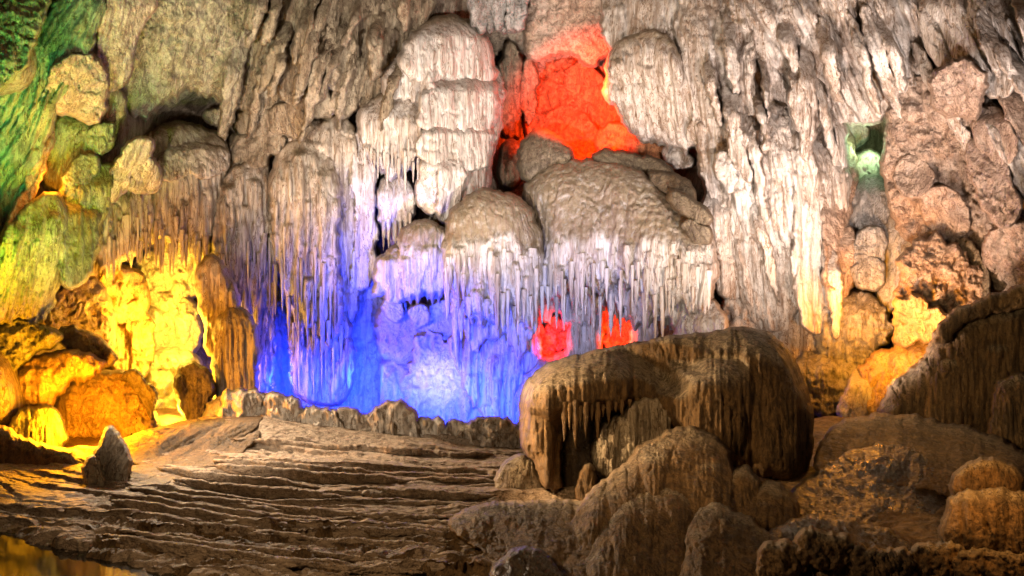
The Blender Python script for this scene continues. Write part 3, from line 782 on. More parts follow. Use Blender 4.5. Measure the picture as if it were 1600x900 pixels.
multi('pink_overhang', 'pale pink overhang above the fiery red rock face', 'rock', [
    ('pink_overhang', [(822, 60), (828, 10), (840, -40), (950, -40), (958, 20), (952, 70), (928, 104), (900, 82), (868, 80), (846, 92), (832, 90)], dict(lift=2.0, R=34, pop=4, hem=10, slant=-.2))], material='pink')
multi('cleft_boulder', 'squat grey brown boulder sitting below the red face', 'boulder', [
    ('cleft_boulder', [(808, 268), (812, 226), (830, 205), (858, 204), (884, 222), (894, 246), (880, 262), (850, 272), (830, 284)], dict(lift=5.2, R=36, fl=(7, .7)))], material='dome')
for (cx, cy, rx, ry, ro_, lb) in [(965, 250, 42, 15, .1, 'long low stone below the red face'), (1020, 262, 34, 13, .3, 'slanted slab stone under the right wall'),
                                  (1052, 290, 40, 15, .5, 'tilted slab stone right of the brown dome'), (1078, 325, 36, 14, .6, 'lower tilted slab stone right of the brown dome'),
                                  (1040, 330, 34, 12, .55, 'narrow tilted slab against the brown dome'), (1090, 362, 26, 14, .6, 'lowest slab stone at the curtain corner')]:
    multi('slab_stone', lb, 'rock', [('slab_stone', ell(cx, cy, rx, ry, 10, ro_, .8), dict(lift=4.6, R=ry, k=1., fl=(6, 1.), slant=-.6))], group='slabs beside the brown dome', material='dome')
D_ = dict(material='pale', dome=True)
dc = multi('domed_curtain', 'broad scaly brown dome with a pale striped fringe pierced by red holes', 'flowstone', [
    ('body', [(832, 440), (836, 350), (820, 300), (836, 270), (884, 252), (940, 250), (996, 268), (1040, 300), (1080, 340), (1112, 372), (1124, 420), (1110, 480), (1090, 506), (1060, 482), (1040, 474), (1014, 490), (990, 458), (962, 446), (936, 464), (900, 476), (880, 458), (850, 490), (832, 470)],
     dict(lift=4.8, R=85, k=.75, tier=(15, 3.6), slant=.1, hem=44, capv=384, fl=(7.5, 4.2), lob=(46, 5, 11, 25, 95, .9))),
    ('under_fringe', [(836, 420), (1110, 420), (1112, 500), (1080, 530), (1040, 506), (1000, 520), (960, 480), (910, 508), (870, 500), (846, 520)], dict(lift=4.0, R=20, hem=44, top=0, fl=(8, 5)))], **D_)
rods(dc, SURF[-2], row(842, 1108, 28, 404, 26, 25, 110, 3.2, 9) + row(846, 1100, 20, 448, 20, 20, 90, 3, 7), 'pale')
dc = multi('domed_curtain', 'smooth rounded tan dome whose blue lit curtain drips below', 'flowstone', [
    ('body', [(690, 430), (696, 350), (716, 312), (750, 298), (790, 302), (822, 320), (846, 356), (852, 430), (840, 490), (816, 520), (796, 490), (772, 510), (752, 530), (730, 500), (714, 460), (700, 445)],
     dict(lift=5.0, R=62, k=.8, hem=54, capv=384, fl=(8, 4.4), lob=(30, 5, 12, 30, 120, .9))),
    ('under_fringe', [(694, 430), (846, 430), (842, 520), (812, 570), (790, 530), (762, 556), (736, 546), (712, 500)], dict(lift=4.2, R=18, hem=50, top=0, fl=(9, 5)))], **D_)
rods(dc, SURF[-2], row(702, 838, 14, 410, 26, 30, 130, 3.4, 10) + row(712, 832, 11, 462, 20, 25, 100, 3, 8), 'pale')
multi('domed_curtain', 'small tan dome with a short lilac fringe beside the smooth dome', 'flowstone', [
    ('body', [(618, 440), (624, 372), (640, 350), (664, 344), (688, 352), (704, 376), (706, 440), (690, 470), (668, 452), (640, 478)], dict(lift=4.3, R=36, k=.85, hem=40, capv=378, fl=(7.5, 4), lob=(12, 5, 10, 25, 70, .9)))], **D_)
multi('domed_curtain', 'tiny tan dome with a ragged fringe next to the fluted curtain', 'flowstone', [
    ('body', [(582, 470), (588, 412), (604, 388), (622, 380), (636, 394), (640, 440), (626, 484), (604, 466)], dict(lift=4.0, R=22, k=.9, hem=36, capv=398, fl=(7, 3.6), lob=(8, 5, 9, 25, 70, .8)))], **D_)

# ---- blue curtain
multi('blue_column', 'blue lit twisted columns and lumps standing under the smooth tan dome', 'column', [
    ('drape', [(700, 520), (740, 480), (800, 470), (846, 480), (840, 560), (826, 640), (812, 690), (780, 690), (752, 640), (726, 600)], dict(lift=3.6, R=22, fl=(8, 4.5), top=0, hem=30, lob=(26, 5, 13, 40, 120, .9), material='pale')),
    ('trunk', [(700, 580), (722, 540), (760, 520), (800, 500), (826, 520), (816, 580), (812, 690), (740, 690), (690, 690), (660, 672), (690, 640)], dict(lift=3.0, R=34, fl=(11, 3.5), top=0, lob=(6, 9, 16, 50, 110, .6))),
    ('lump', [(592, 520), (600, 480), (630, 470), (664, 484), (676, 520), (660, 556), (630, 570), (600, 556)], dict(lift=2.6, R=34, pop=4)),
    ('lump', [(600, 620), (604, 560), (640, 552), (664, 580), (660, 640), (640, 680), (604, 680)], dict(lift=2.8, R=26, fl=(9, 2), pop=3)),
    ('lump', [(664, 490), (684, 470), (712, 486), (714, 520), (690, 528), (670, 518)], dict(lift=3.2, R=18)),
    ('bead', ell(654, 494, 10, 12), dict(lift=4.0, R=10)), ('bead', ell(614, 480, 11, 15), dict(lift=3.8, R=10))], material='plain')
multi('white_hollow', 'bright white patch of rock inside the blue curtain', 'rock', [
    ('white_hollow', [(634, 650), (640, 570), (654, 534), (690, 526), (728, 540), (734, 584), (712, 622), (690, 640), (664, 668)], dict(lift=3.5, R=14, k=.4, ro=(16, 6), pop=7, wob=9, lob=(10, 6, 14, 20, 60, .7)))], material='plain')
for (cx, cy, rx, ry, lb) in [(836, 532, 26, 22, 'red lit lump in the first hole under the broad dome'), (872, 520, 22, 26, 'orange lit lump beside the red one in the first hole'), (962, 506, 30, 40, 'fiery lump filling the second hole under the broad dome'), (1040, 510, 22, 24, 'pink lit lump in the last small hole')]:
    multi('hole_rock', lb, 'rock', [('hole_rock', ell(cx, cy, rx, ry, 11, .2, .85), dict(lift=3.0, R=16, pop=9, ro=(14, 5), wob=6, lob=(8, 5, 12, 14, 34, .8)))], group='lit rocks in the red holes', material='red_lit')
multi('pillar_row', 'row of bluish stub pillars between the glowing red holes', 'column', [
    ('pillar', [(886, 600), (892, 500), (904, 470), (926, 470), (938, 510), (936, 600)], dict(lift=3.9, R=22, fl=(9, 4), top=0)),
    ('pillar', [(986, 600), (990, 490), (1004, 470), (1022, 486), (1024, 540), (1020, 600)], dict(lift=3.9, R=18, fl=(8, 4), top=0)),
    ('pillar', [(1052, 600), (1058, 500), (1080, 480), (1112, 470), (1130, 500), (1130, 600)], dict(lift=3.9, R=22, fl=(9, 3), top=0)),
    ('foot', [(806, 640), (820, 590), (850, 560), (890, 548), (940, 540), (960, 600), (940, 660)], dict(lift=4.4, R=34, fl=(14, 2), top=0, material='plain'))], material='pale')

# ---- right wall
multi('draped_shoulder', 'rounded grey white draped shoulder right of the red cleft', 'flowstone', [
    ('cap', [(950, 130), (958, 80), (985, 58), (1020, 52), (1050, 66), (1064, 100), (1080, 150), (1092, 200), (1084, 236), (1050, 226), (1020, 216), (1002, 180), (980, 150)], dict(lift=2.6, R=44, fl=(9, 3.4), slant=-.12, hem=16, top=30, lob=(22, 5, 13, 40, 110, .8))),
    ('lobe', [(946, 150), (956, 120), (984, 106), (1010, 118), (1020, 160), (1024, 205), (1004, 222), (986, 196), (966, 168)], dict(lift=3.4, R=26, fl=(8, 2.6), slant=-.15, hem=10)),
    ('bead', ell(1086, 206, 11, 15), dict(lift=3.2, R=11, k=1.))], material='white')
sw = multi('streaked_wall', 'high white streaked wall of overlapping drapes right of the cleft', 'rock wall', [
    ('drape', [(948, 50), (952, -40), (1080, -40), (1090, 40), (1082, 120), (1060, 80), (1030, 50), (990, 54), (962, 80)], dict(rampk=.75, lob=(24, 6, 24, 50, 210, .6), lift=1.63, R=22, k=.38, grow=9, fl=(14, 3), hem=8)),
    ('drape', [(1062, 60), (1072, -40), (1150, -40), (1170, 60), (1176, 170), (1168, 290), (1150, 360), (1120, 330), (1100, 240), (1084, 150)], dict(rampk=.75, lob=(24, 6, 24, 50, 210, .6), lift=1.81, R=27, k=.38, grow=9, fl=(17, 4.5), slant=-.18, top=0, pop=3)),
    ('drape', [(1146, 40), (1150, -40), (1300, -40), (1292, 60), (1290, 170), (1270, 200), (1230, 170), (1190, 150), (1166, 110)], dict(rampk=.75, lob=(24, 6, 24, 50, 210, .6), lift=1.54, R=24, k=.38, grow=9, fl=(19, 5), slant=-.35, top=0, pop=2)),
    ('drape', [(1158, 150), (1190, 130), (1236, 160), (1266, 220), (1262, 330), (1250, 420), (1240, 500), (1180, 520), (1160, 430), (1150, 330), (1160, 240)], dict(rampk=.75, lob=(24, 6, 24, 50, 210, .6), lift=1.99, R=28, k=.38, grow=9, fl=(17, 4.5), slant=-.15, top=0, pop=3)),
    ('drape', [(1240, 180), (1262, 160), (1296, 190), (1312, 240), (1316, 330), (1306, 420), (1300, 500), (1262, 520), (1246, 420), (1252, 300)], dict(rampk=.75, lob=(24, 6, 24, 50, 210, .6), lift=2.26, R=18, k=.38, grow=9, fl=(15, 5), top=0)),
    ('drape', [(1290, 220), (1310, 190), (1326, 230), (1330, 290), (1316, 340), (1310, 430), (1298, 460), (1296, 360)], dict(rampk=.75, lob=(24, 6, 24, 50, 210, .6), lift=2.17, R=12, k=.38, grow=9, fl=(10, 3), material='pink', top=0, pop=3)),
    ('drape', [(1104, 360), (1112, 290), (1140, 280), (1164, 330), (1166, 420), (1150, 470), (1124, 440), (1128, 390)], dict(rampk=.75, lob=(24, 6, 24, 50, 210, .6), lift=1.99, R=16, k=.38, grow=9, fl=(14, 4), top=0)),
    ('drape', [(1130, 600), (1136, 480), (1160, 430), (1220, 450), (1270, 480), (1310, 470), (1310, 540), (1270, 600), (1200, 640)], dict(rampk=.75, lob=(24, 6, 24, 50, 210, .6), lift=1.99, R=24, k=.38, grow=9, pop=5, ro=(24, 4))),
    ('bead', ell(1128, 262, 9, 20), dict(lift=3.0, R=9)), ('bead', ell(1060, 245, 22, 10, 10, .5), dict(lift=2.4, R=9))], material='white')
ribs(sw, 8, (1090, 1170, -10, 230), (-.32, -.05), (90, 220), (12, 34), 3.0, 'white')
ribs(sw, 10, (1165, 1300, 0, 380), (-.25, .02), (90, 230), (12, 36), 3.3, 'white')
lr = multi('leaning_ribs', 'fan of long diagonal ribs sweeping down from the roof at the right', 'rock wall', [
    ('rib', [(1280, 120), (1290, -40), (1360, -40), (1380, 60), (1388, 150), (1364, 190), (1330, 180), (1300, 190)], dict(lift=1.45, R=21, k=.38, grow=9, fl=(17, 5), slant=-.4, top=0, pop=3, lob=(10, 10, 18, 50, 120, .6))),
    ('rib', [(1366, 60), (1360, -40), (1450, -40), (1460, 40), (1450, 90), (1420, 130), (1392, 140)], dict(rampk=.75, lob=(16, 6, 20, 50, 190, .6), lift=1.45, R=18, k=.38, grow=9, fl=(15, 5), slant=-.4, top=0, pop=3)),
    ('rib', [(1452, 90), (1440, -40), (1520, -40), (1550, 60), (1580, 140), (1560, 150), (1520, 110), (1490, 105)], dict(rampk=.75, lob=(16, 6, 20, 50, 190, .6), lift=1.63, R=16, k=.38, grow=9, fl=(20, 3), slant=-.45, top=0)),
    ('rib', [(1530, 60), (1520, -40), (1720, -40), (1720, 240), (1640, 200), (1580, 130)], dict(rampk=.75, lob=(16, 6, 20, 50, 190, .6), lift=1.45, R=18, k=.38, grow=9, fl=(20, 4), slant=-.45, top=0)),
    ('rib', [(1540, 170), (1552, 140), (1590, 170), (1640, 260), (1660, 340), (1620, 320), (1580, 250)], dict(rampk=.75, lob=(16, 6, 20, 50, 190, .6), lift=1.90, R=12, k=.38, grow=9, fl=(12, 3), slant=-.45, top=0))], material='white')
ribs(lr, 9, (1290, 1590, -40, 90), (-.55, -.3), (90, 210), (14, 34), 2.7, 'white')
multi('green_hole_rock', 'pale green lit stone deep inside the hole in the right wall', 'rock', [
    ('green_hole_rock', ell(1333, 200, 20, 32), dict(lift=.6, R=18, pop=3))], group='stones in the lit hole', material='plain')
multi('green_hole_rock', 'low pale green lit stone at the bottom of the hole', 'rock', [
    ('green_hole_rock', ell(1358, 262, 24, 22), dict(lift=1.4, R=18, pop=3))], group='stones in the lit hole', material='plain')
multi('lumpy_wall', 'knobbly pink orange wall at the right below the diagonal ribs', 'rock wall', [
    ('face', [(1392, 190), (1404, 140), (1440, 120), (1500, 150), (1560, 200), (1640, 300), (1680, 480), (1560, 490), (1500, 440), (1450, 390), (1410, 360), (1388, 290)], dict(lob=(46, 8, 24, 20, 60, .8), lift=1.72, R=37, k=.38, grow=9, pop=9, ro=(30, 7))),
    ('head', [(1456, 140), (1468, 108), (1496, 94), (1522, 104), (1536, 134), (1530, 170), (1500, 180), (1470, 172)], dict(lift=3.0, R=24, k=.5, wob=6, pop=8)),
    ('lobe', [(1530, 190), (1546, 172), (1566, 182), (1580, 220), (1576, 256), (1552, 240), (1536, 216)], dict(lift=2.35, R=12, k=.38, grow=9, fl=(9, 1.5), slant=-.4)),
    ('lobe', [(1560, 140), (1580, 118), (1600, 130), (1650, 220), (1640, 250), (1600, 210)], dict(lift=2.35, R=12, k=.38, grow=9, fl=(9, 2), slant=-.45)),
    ('lobe', [(1398, 160), (1412, 140), (1440, 136), (1460, 156), (1456, 196), (1430, 206), (1404, 196)], dict(lift=2.08, R=13, k=.38, grow=9, pop=3)),
    ('lobe', [(1512, 230), (1540, 226), (1566, 262), (1590, 330), (1570, 350), (1536, 310)], dict(lift=2.17, R=13, k=.38, grow=9, pop=5)),
    ('lobe', [(1404, 262), (1430, 250), (1452, 270), (1440, 300), (1412, 298)], dict(lift=2.35, R=12, k=.38, grow=9, pop=3)),
    ('lobe', [(1440, 310), (1480, 300), (1510, 330), (1500, 370), (1460, 360)], dict(lift=2.26, R=13, k=.38, grow=9, pop=4)),
    ('lobe', [(1540, 400), (1560, 360), (1610, 350), (1650, 400), (1620, 450), (1560, 450)], dict(lift=2.17, R=18, k=.38, grow=9, pop=6))], material='pink')
multi('bulbous_pillar', 'bluish grey pillar of stacked bulbs below the lit hole', 'column', [
    ('upper_bulb', [(1318, 340), (1330, 296), (1350, 276), (1384, 280), (1394, 310), (1386, 350), (1350, 366)], dict(lift=1.8, R=26, fl=(10, 2), pop=2)),
    ('bulb', [(1336, 400), (1344, 366), (1366, 356), (1380, 372), (1380, 410), (1360, 420)], dict(lift=2.4, R=18)),
    ('bulb', [(1334, 430), (1346, 404), (1368, 404), (1380, 422), (1372, 446), (1346, 448)], dict(lift=2.5, R=16)),
    ('side', [(1300, 440), (1310, 380), (1324, 350), (1340, 380), (1334, 440), (1318, 470)], dict(lift=2.2, R=16, fl=(8, 2), material='pink'))], material='grey')
multi('orange_curtain', 'yellow orange fluted strip lit beside the bulbous pillar', 'flowstone', [
    ('orange_curtain', [(1374, 470), (1380, 390), (1390, 330), (1420, 320), (1440, 360), (1420, 420), (1396, 480), (1380, 490)], dict(lift=1.5, R=20, fl=(9, 2), top=0))], material='plain')
multi('cracked_boulder', 'big cracked yellow boulder with dark rim against the right wall', 'boulder', [
    ('cracked_boulder', [(1406, 440), (1412, 400), (1436, 382), (1466, 380), (1506, 396), (1532, 424), (1540, 462), (1524, 500), (1486, 520), (1450, 500), (1420, 470)], dict(lift=3.4, R=40, k=.55, wob=8, pop=8, ro=(18, 4), cr=(1., 2.), lob=(12, 10, 22, 20, 60, .5)))], material='pink')
multi('scarp_rock', 'dark brown scarp hugging the cracked yellow boulder', 'rock', [
    ('scarp_rock', [(1486, 385), (1504, 372), (1530, 390), (1550, 430), (1546, 470), (1530, 482), (1538, 440), (1516, 408)], dict(lift=3.0, R=12))], material='dome')
multi('folded_boulder', 'glowing yellow folded boulder under the cracked one', 'boulder', [
    ('folded_boulder', [(1398, 500), (1404, 474), (1430, 462), (1462, 476), (1482, 506), (1466, 530), (1430, 534), (1404, 526)], dict(lift=4.2, R=22, k=.5, wob=8, pop=7, ro=(16, 4), lob=(12, 8, 18, 16, 44, .7)))], material='gold_lit')
multi('orange_step', 'orange sloping rock step beneath the folded boulder', 'rock', [
    ('orange_step', [(1346, 640), (1352, 580), (1376, 548), (1410, 528), (1450, 530), (1466, 550), (1440, 590), (1400, 620), (1370, 660)], dict(lift=4.4, R=22, k=.5, wob=8, pop=6, ro=(16, 4), lob=(14, 8, 18, 16, 50, .6), fl=(14, 1.5), slant=.4))], material='gold_lit')
multi('white_step', 'small cream rock step at the foot of the orange slope', 'rock', [
    ('white_step', [(1312, 652), (1326, 610), (1334, 580), (1356, 574), (1362, 610), (1352, 656)], dict(lift=4.8, R=16, fl=(9, 2)))], material='plain')
multi('grey_mound', 'bluish grey ribbed mound at the foot of the right wall', 'mound', [
    ('hump', [(1290, 500), (1304, 472), (1336, 462), (1372, 470), (1394, 510), (1380, 550), (1340, 570), (1300, 556), (1270, 540)], dict(lift=2.8, R=24, k=.5, wob=8, fl=(8, 2.4), pop=6, lob=(14, 8, 18, 20, 60, .6))),
    ('foot', [(1244, 570), (1266, 548), (1310, 546), (1346, 570), (1336, 610), (1300, 650), (1262, 640), (1250, 610)], dict(lift=3.2, R=24, k=.5, fl=(8, 2.2), pop=6, lob=(14, 8, 18, 20, 60, .6)))], material='grey')
multi('dark_flowstone', 'dark brown fluted mound in front of the orange rocks', 'flowstone', [
    ('mound', [(1374, 660), (1384, 612), (1420, 576), (1450, 556), (1462, 516), (1500, 486), (1560, 462), (1680, 440), (1700, 720), (1580, 706), (1470, 680), (1400, 668)], dict(d=15.5, R=80, k=.7, fl=(10, 3.4), top=60, lob=(12, 14, 30, 80, 160, .5), hem=4)),
    ('rim', [(1456, 540), (1470, 506), (1510, 476), (1570, 456), (1660, 430), (1690, 450), (1640, 476), (1596, 480), (1540, 492), (1500, 512), (1476, 540)], dict(d=14.7, R=14)),
    ('lobe', [(1440, 680), (1446, 590), (1480, 552), (1516, 560), (1530, 620), (1520, 690), (1470, 690)], dict(d=15.0, R=38, fl=(10, 3), top=40)),
    ('lobe', [(1546, 700), (1548, 630), (1562, 594), (1590, 582), (1622, 600), (1640, 660), (1640, 720), (1580, 720)], dict(d=13.8, R=36, fl=(10, 4), top=30))], material='mud')

# ------------------------------------------------------------------ foreground
G = dict(material='mud')
hf = multi('hollow_flowstone', 'great brown elephant shaped flowstone with a dark hollow in its flank', 'flowstone', [
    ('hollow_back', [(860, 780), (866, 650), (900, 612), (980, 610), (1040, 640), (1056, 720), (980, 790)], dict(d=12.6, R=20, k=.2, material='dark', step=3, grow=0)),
    ('body', [(808, 650), (814, 606), (836, 580), (880, 557), (930, 548), (1020, 529), (1100, 519), (1135, 513), (1172, 511), (1216, 525), (1244, 562), (1262, 612), (1273, 662), (1268, 716), (1246, 764), (1206, 758), (1160, 742), (1110, 716), (1070, 690), (1036, 668), (1016, 650), (992, 640), (966, 660), (944, 640), (926, 668), (908, 644), (894, 676), (886, 650), (880, 690), (876, 730), (884, 776), (848, 772), (836, 730), (818, 700)],
     dict(d=11.9, R=80, k=.85, tl=.5, fl=(7.5, 3.8), top=34, hem=18, wob=2, grow=1, pop=1.5,
          dents=[(1010, 566, 62, 20, .55, 46), (1060, 560, 40, 16, .3, 26)],
          lobes=[(1112, 560, 74, 220, 1.15), (1210, 522, 60, 300, .75), (900, 556, 90, 110, .95), (842, 580, 34, 240, .9), (1150, 516, 44, 90, .4), (1236, 600, 30, 190, .8), (1060, 606, 40, 120, .9), (1150, 600, 34, 190, 1.3)],
          lob=(46, 5, 12, 40, 130, .9))),
    ('inner_curtain', [(924, 712), (938, 672), (970, 640), (1004, 622), (1034, 620), (1056, 656), (1040, 710), (1000, 736), (962, 760), (936, 752)], dict(d=11.9, R=20, k=.4, fl=(8, 4), top=6, hem=22, lob=(16, 4, 9, 30, 80, .9), material='beige')),
    ('stump', [(902, 784), (906, 740), (918, 724), (930, 746), (932, 784)], dict(d=11.0, R=12, fl=(7, 2)))], **G)
rods(hf, SURF[-3], [(882, 628, 62, 6), (890, 632, 40, 4), (899, 624, 76, 7), (907, 634, 34, 4), (915, 628, 58, 6), (925, 632, 26, 4), (934, 628, 66, 5), (942, 632, 20, 4), (951, 626, 38, 5), (962, 628, 16, 4), (972, 624, 30, 4), (984, 624, 14, 4), (996, 620, 22, 4)], 'mud')
multi('arched_mound', 'smooth brown arched mound before the great flowstone', 'mound', [
    ('crest', [(880, 830), (920, 776), (966, 736), (1010, 694), (1050, 672), (1092, 670), (1128, 690), (1152, 736), (1160, 800), (1130, 880), (940, 880)], dict(d=8.3, R=100, k=.5, tl=.95, fl=(8, 1.8), top=50, lob=(10, 10, 24, 50, 110, .4))),
    ('lower_tier', [(900, 930), (930, 830), (976, 780), (1030, 754), (1076, 764), (1100, 810), (1110, 930)], dict(d=7.6, R=70, k=.55, tl=.95, fl=(8, 1.8), top=40, lob=(8, 10, 24, 50, 110, .4)))], **G)
multi('lumpy_mound', 'twin lumped brown mound at the right foot of the great flowstone', 'mound', [
    ('lump', [(1104, 850), (1112, 768), (1140, 734), (1176, 732), (1196, 776), (1190, 850)], dict(d=8.9, R=46, k=.65, tl=.7, fl=(8, 2.4), top=16, lob=(8, 6, 12, 30, 60, .5))),
    ('lump', [(1150, 850), (1164, 776), (1196, 750), (1230, 762), (1250, 800), (1240, 850)], dict(d=8.8, R=40, k=.65, tl=.7, fl=(8, 2.4), top=16, lob=(8, 6, 12, 30, 60, .5))),
    ('foot', [(1060, 950), (1070, 836), (1092, 792), (1130, 784), (1180, 820), (1236, 848), (1290, 890), (1290, 950)], dict(d=7.1, R=70, k=.55, tl=.9, pop=4, fl=(9, 1.6), lob=(12, 8, 20, 40, 80, .4)))], **G)
multi('low_boulder', 'rounded wet brown boulder beside the terraces', 'boulder', [
    ('body', [(690, 816), (750, 790), (850, 784), (920, 786), (980, 806), (1030, 850), (1080, 950), (800, 950), (780, 880), (730, 846)], dict(d=7.2, R=80, k=.5, tl=1.5, pop=5, lob=(14, 10, 26, 40, 90, .4))),
    ('toe', [(740, 950), (780, 866), (830, 850), (880, 890), (890, 950)], dict(d=7.0, R=36, k=.6, tl=.7, pop=5, material='dark'))], **G)
multi('pale_hummock', 'small smooth tan hummock left of the great flowstone', 'mound', [
    ('pale_hummock', [(770, 790), (776, 740), (796, 716), (824, 712), (846, 740), (850, 790), (810, 800)], dict(d=12.6, R=40, k=.7))], material='beige')
multi('floor_mound', 'broad dark brown mound rolling from great flowstone towards bell shaped boulder', 'mound', [
    ('hump', [(1170, 870), (1196, 812), (1244, 764), (1300, 716), (1360, 690), (1430, 700), (1476, 740), (1486, 800), (1450, 860), (1300, 880)], dict(d=8.2, R=100, k=.4, tl=1.9, ro=(40, 8), pop=3, step=2.4)),
    ('hump', [(1180, 880), (1190, 842), (1240, 812), (1300, 806), (1380, 826), (1440, 860), (1420, 890)], dict(d=7.7, R=40, k=.6, tl=.9, ro=(30, 6), pop=3, step=2.4))], material='dark')
multi('far_mound', 'dark rounded mound between the orange steps and the dark fluted mound', 'mound', [
    ('far_mound', [(1270, 740), (1284, 690), (1310, 660), (1370, 648), (1450, 654), (1530, 676), (1610, 712), (1660, 770), (1560, 800), (1440, 760), (1340, 750)], dict(d=9.4, R=70, k=.4, tl=2.6, ro=(40, 8), pop=3, step=2.4))], material='mud')
multi('orange_boulder', 'bell shaped orange brown boulder at the right', 'boulder', [
    ('head', [(1486, 770), (1492, 742), (1520, 718), (1560, 714), (1590, 728), (1600, 756), (1580, 790), (1530, 800), (1496, 796)], dict(d=7.2, R=34, pop=3, fl=(9, 1.5))),
    ('body', [(1466, 850), (1476, 806), (1492, 770), (1540, 760), (1600, 764), (1660, 800), (1680, 880), (1560, 880)], dict(d=6.9, R=50, pop=3, fl=(16, 2)))], material='mud')
rnd = random.Random(5)
for i, (cx, cy, rx, ry, lb) in enumerate([(1290, 860, 50, 34, 'craggy orange lump lit at the lower right'), (1225, 880, 44, 30, 'rough lump beside the craggy orange one'), (1375, 884, 58, 30, 'low broken rock between craggy lump and bell shaped boulder'),
                                          (1460, 880, 56, 34, 'mottled rock at the foot of the bell shaped boulder'), (1560, 892, 80, 36, 'wide dark rock under the bell shaped boulder'), (1330, 905, 60, 28, 'flat crumbly rock below the craggy lump')]):
    multi('crumbly_rock', lb, 'rock', [('crumbly_rock', ell(cx, cy, rx, ry, 11, .1 * (-1) ** i, .85), dict(d=6.7 + .1 * (i % 2), R=ry, k=.7, pop=7, ro=(20, 5), wob=6))], group='crumbly rocks at the right', material='mud')

# rimstone steps of the floor: low standing dams with drip-fluted fronts
rs = random.Random(11)


def terrace_line(u, vb):
    return vb + 70 * (1 - np.exp(-(np.asarray(u, float) - 150) / 300)) + 4 * pn(np.asarray(u, float) / 70, vb / 31.0, 4)


vb = 648.0; row = 0
while vb < 838:
    ua = 330 - max(0, vb - 680) * 1.9 + rs.uniform(-30, 40); ua = max(ua, 150 + rs.uniform(-10, 40)); end = 800 if vb < 770 else 700
    while ua < end - 60:
        ub = min(ua + rs.uniform(240, 560), end + rs.uniform(-30, 20))
        ht = rs.uniform(5, 18) + max(0, vb - 700) * .05
        us_l = np.linspace(ua, ub, 12); o_ = rs.uniform(-4, 4)
        topc = terrace_line(us_l, vb + o_); tp = np.sin(np.linspace(0, math.pi, 12)) ** .35
        poly = [(float(u), float(v - ht * q_ * .5)) for u, v, q_ in zip(us_l, topc, tp)] + [(float(u), float(v + ht * q_ * .7)) for u, v, q_ in list(zip(us_l, topc, tp))[::-1]]
        patch('terrace_step', poly, 'floor', FLOOR, gnd=(lambda u, vb=vb, o_=o_, ht=ht: terrace_line(u, vb + o_) + ht * .45), R=5, k=.9, fl=(7, 1.1), top=0, hem=4, wob=1.6, grow=0, back=.12, cr=(.5, .6), ro=(10, 1.2), step=1.9)
        ua = ub + rs.uniform(-40, 25)
    vb += rs.choice((8, 11, 15, 20, 27)); row += 1

# rim of the terraces
multi('terrace_rim', 'pale craggy rim crowning the stepped floor below the blue wall', 'rim', [
    ('crag', [(322, 668), (338, 636), (352, 616), (386, 610), (410, 622), (418, 650), (404, 690), (350, 690)], dict(d=18.5, R=16, k=.55, wob=6, grow=5, ro=(14, 4), pop=8, fl=(10, 2), hem=8)),
    ('crag', [(396, 690), (402, 632), (420, 614), (452, 620), (474, 636), (480, 670), (466, 700), (420, 700)], dict(d=18.45, R=17, k=.55, wob=6, grow=5, ro=(14, 4), pop=8, fl=(10, 2), hem=8)),
    ('crag', [(460, 700), (468, 648), (490, 636), (524, 642), (532, 668), (520, 700)], dict(d=18.4, R=14, k=.55, wob=6, grow=5, ro=(14, 4), pop=7, fl=(10, 2))),
    ('crag', [(514, 700), (522, 656), (548, 642), (586, 650), (600, 680), (590, 704)], dict(d=18.5, R=14, k=.55, wob=6, grow=5, ro=(14, 4), pop=7)),
    ('crag', [(578, 700), (584, 648), (606, 628), (636, 632), (656, 650), (664, 690), (640, 706)], dict(d=18.3, R=16, k=.55, wob=6, grow=5, ro=(14, 4), pop=7, fl=(9, 2))),
    ('crag', [(640, 706), (646, 662), (672, 652), (704, 664), (716, 700)], dict(d=18.3, R=12, k=.55, wob=6, grow=5, ro=(14, 4), pop=7)),
    ('crag', [(690, 706), (700, 664), (740, 656), (790, 664), (840, 668), (850, 706), (760, 706)], dict(d=18.4, R=14, k=.55, wob=6, grow=5, ro=(14, 4), pop=7))], material='cream')
for (poly, lb) in [([(190, 712), (236, 690), (290, 664), (330, 640), (352, 620), (384, 622), (372, 650), (310, 690), (250, 722), (200, 726)], 'smooth brown bank sloping down into the alcove'),
                   ([(190, 740), (250, 714), (310, 684), (352, 656), (400, 640), (412, 654), (388, 680), (330, 710), (270, 736), (210, 756)], 'second smooth brown bank along the terrace edge'),
                   ([(180, 772), (250, 738), (310, 710), (366, 682), (410, 668), (400, 696), (340, 728), (270, 752), (210, 780)], 'lowest dark bank beside the bright terraces')]:
    multi('bank', lb, 'mound', [('bank', poly, dict(gnd=True, R=22, k=.5, fl=(16, 1.), slant=1.7, top=0, back=.2, ro=(40, 2)))], group='banks at the alcove mouth', material='mud')
multi('stump_stalagmite', 'broken mossy stump stalagmite leaning on the dark left floor', 'stalagmite', [
    ('spire', [(146, 742), (152, 704), (166, 672), (176, 668), (190, 690), (202, 712), (198, 750), (190, 775), (160, 775)], dict(d=13.6, R=18, fl=(7, 2.4), slant=.5, top=6)),
    ('base', [(130, 784), (132, 724), (144, 714), (160, 724), (164, 760), (190, 768), (206, 784)], dict(d=13.3, R=14, pop=2))], material='beige')

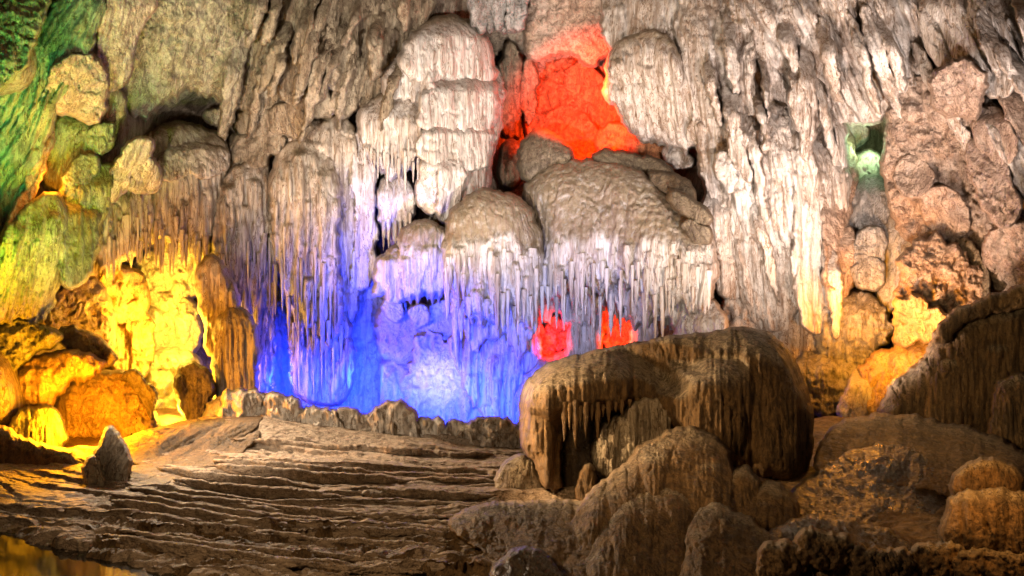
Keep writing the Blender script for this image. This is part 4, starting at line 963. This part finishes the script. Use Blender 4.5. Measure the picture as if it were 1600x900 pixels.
# slim spotlight on a stake at the alcove mouth
dm = bpy.data.materials.new('black_lamp_paint'); dm.use_nodes = True
q = dm.node_tree.nodes['Principled BSDF']; q.inputs['Base Color'].default_value = (.02, .018, .015, 1); q.inputs['Roughness'].default_value = .5
nn = dm.node_tree.nodes.new('ShaderNodeTexNoise'); nn.inputs['Scale'].default_value = 40
rp = dm.node_tree.nodes.new('ShaderNodeMapRange'); rp.inputs[3].default_value = .35; rp.inputs[4].default_value = .7
dm.node_tree.links.new(nn.outputs['Fac'], rp.inputs[0]); dm.node_tree.links.new(rp.outputs[0], q.inputs['Roughness'])
M['lamp'] = dm


def tube(name, pts, rad, material, parent=None, n=10):
    pts = [np.array(p, float) for p in pts]; co = []; fs = []
    for i, p in enumerate(pts):
        t = pts[min(i + 1, len(pts) - 1)] - pts[max(i - 1, 0)]; t = t / np.linalg.norm(t)
        a = np.cross(t, (0.3, 1, .1)); a /= np.linalg.norm(a); b_ = np.cross(t, a)
        for j in range(n):
            an = 2 * math.pi * j / n; co.append(tuple(p + rad[i] * (a * math.cos(an) + b_ * math.sin(an))))
    for i in range(len(pts) - 1):
        for j in range(n):
            fs.append((i * n + j, i * n + (j + 1) % n, (i + 1) * n + (j + 1) % n, (i + 1) * n + j))
    fs.append(tuple(range(n))[::-1]); fs.append(tuple((len(pts) - 1) * n + j for j in range(n)))
    me = bpy.data.meshes.new(name); me.from_pydata(co, [], fs); me.polygons.foreach_set('use_smooth', [len(f) == 4 for f in fs])
    me.materials.append(M[material]); return link(bpy.data.objects.new(name, me), parent)


zb = W3(213, 684, 20.2)
lp = thing('stake_lamp', zb, 'thin black lamp stake with small spotlight before the yellow mound', 'lamp')
tube('stake', [(0, 0, 0), (0, 0, .25), (0, 0, .68)], [.035, .022, .012], 'lamp', lp)
tube('housing', [(-.02, .02, .30), (-.05, .05, .36), (-.10, .12, .44), (-.12, .15, .46)], [.03, .06, .065, .05], 'lamp', lp)
tube('spot_foot', [(-.10, 0, .0), (-.11, 0, .10), (-.09, 0, .16)], [.04, .05, .03], 'lamp', lp)
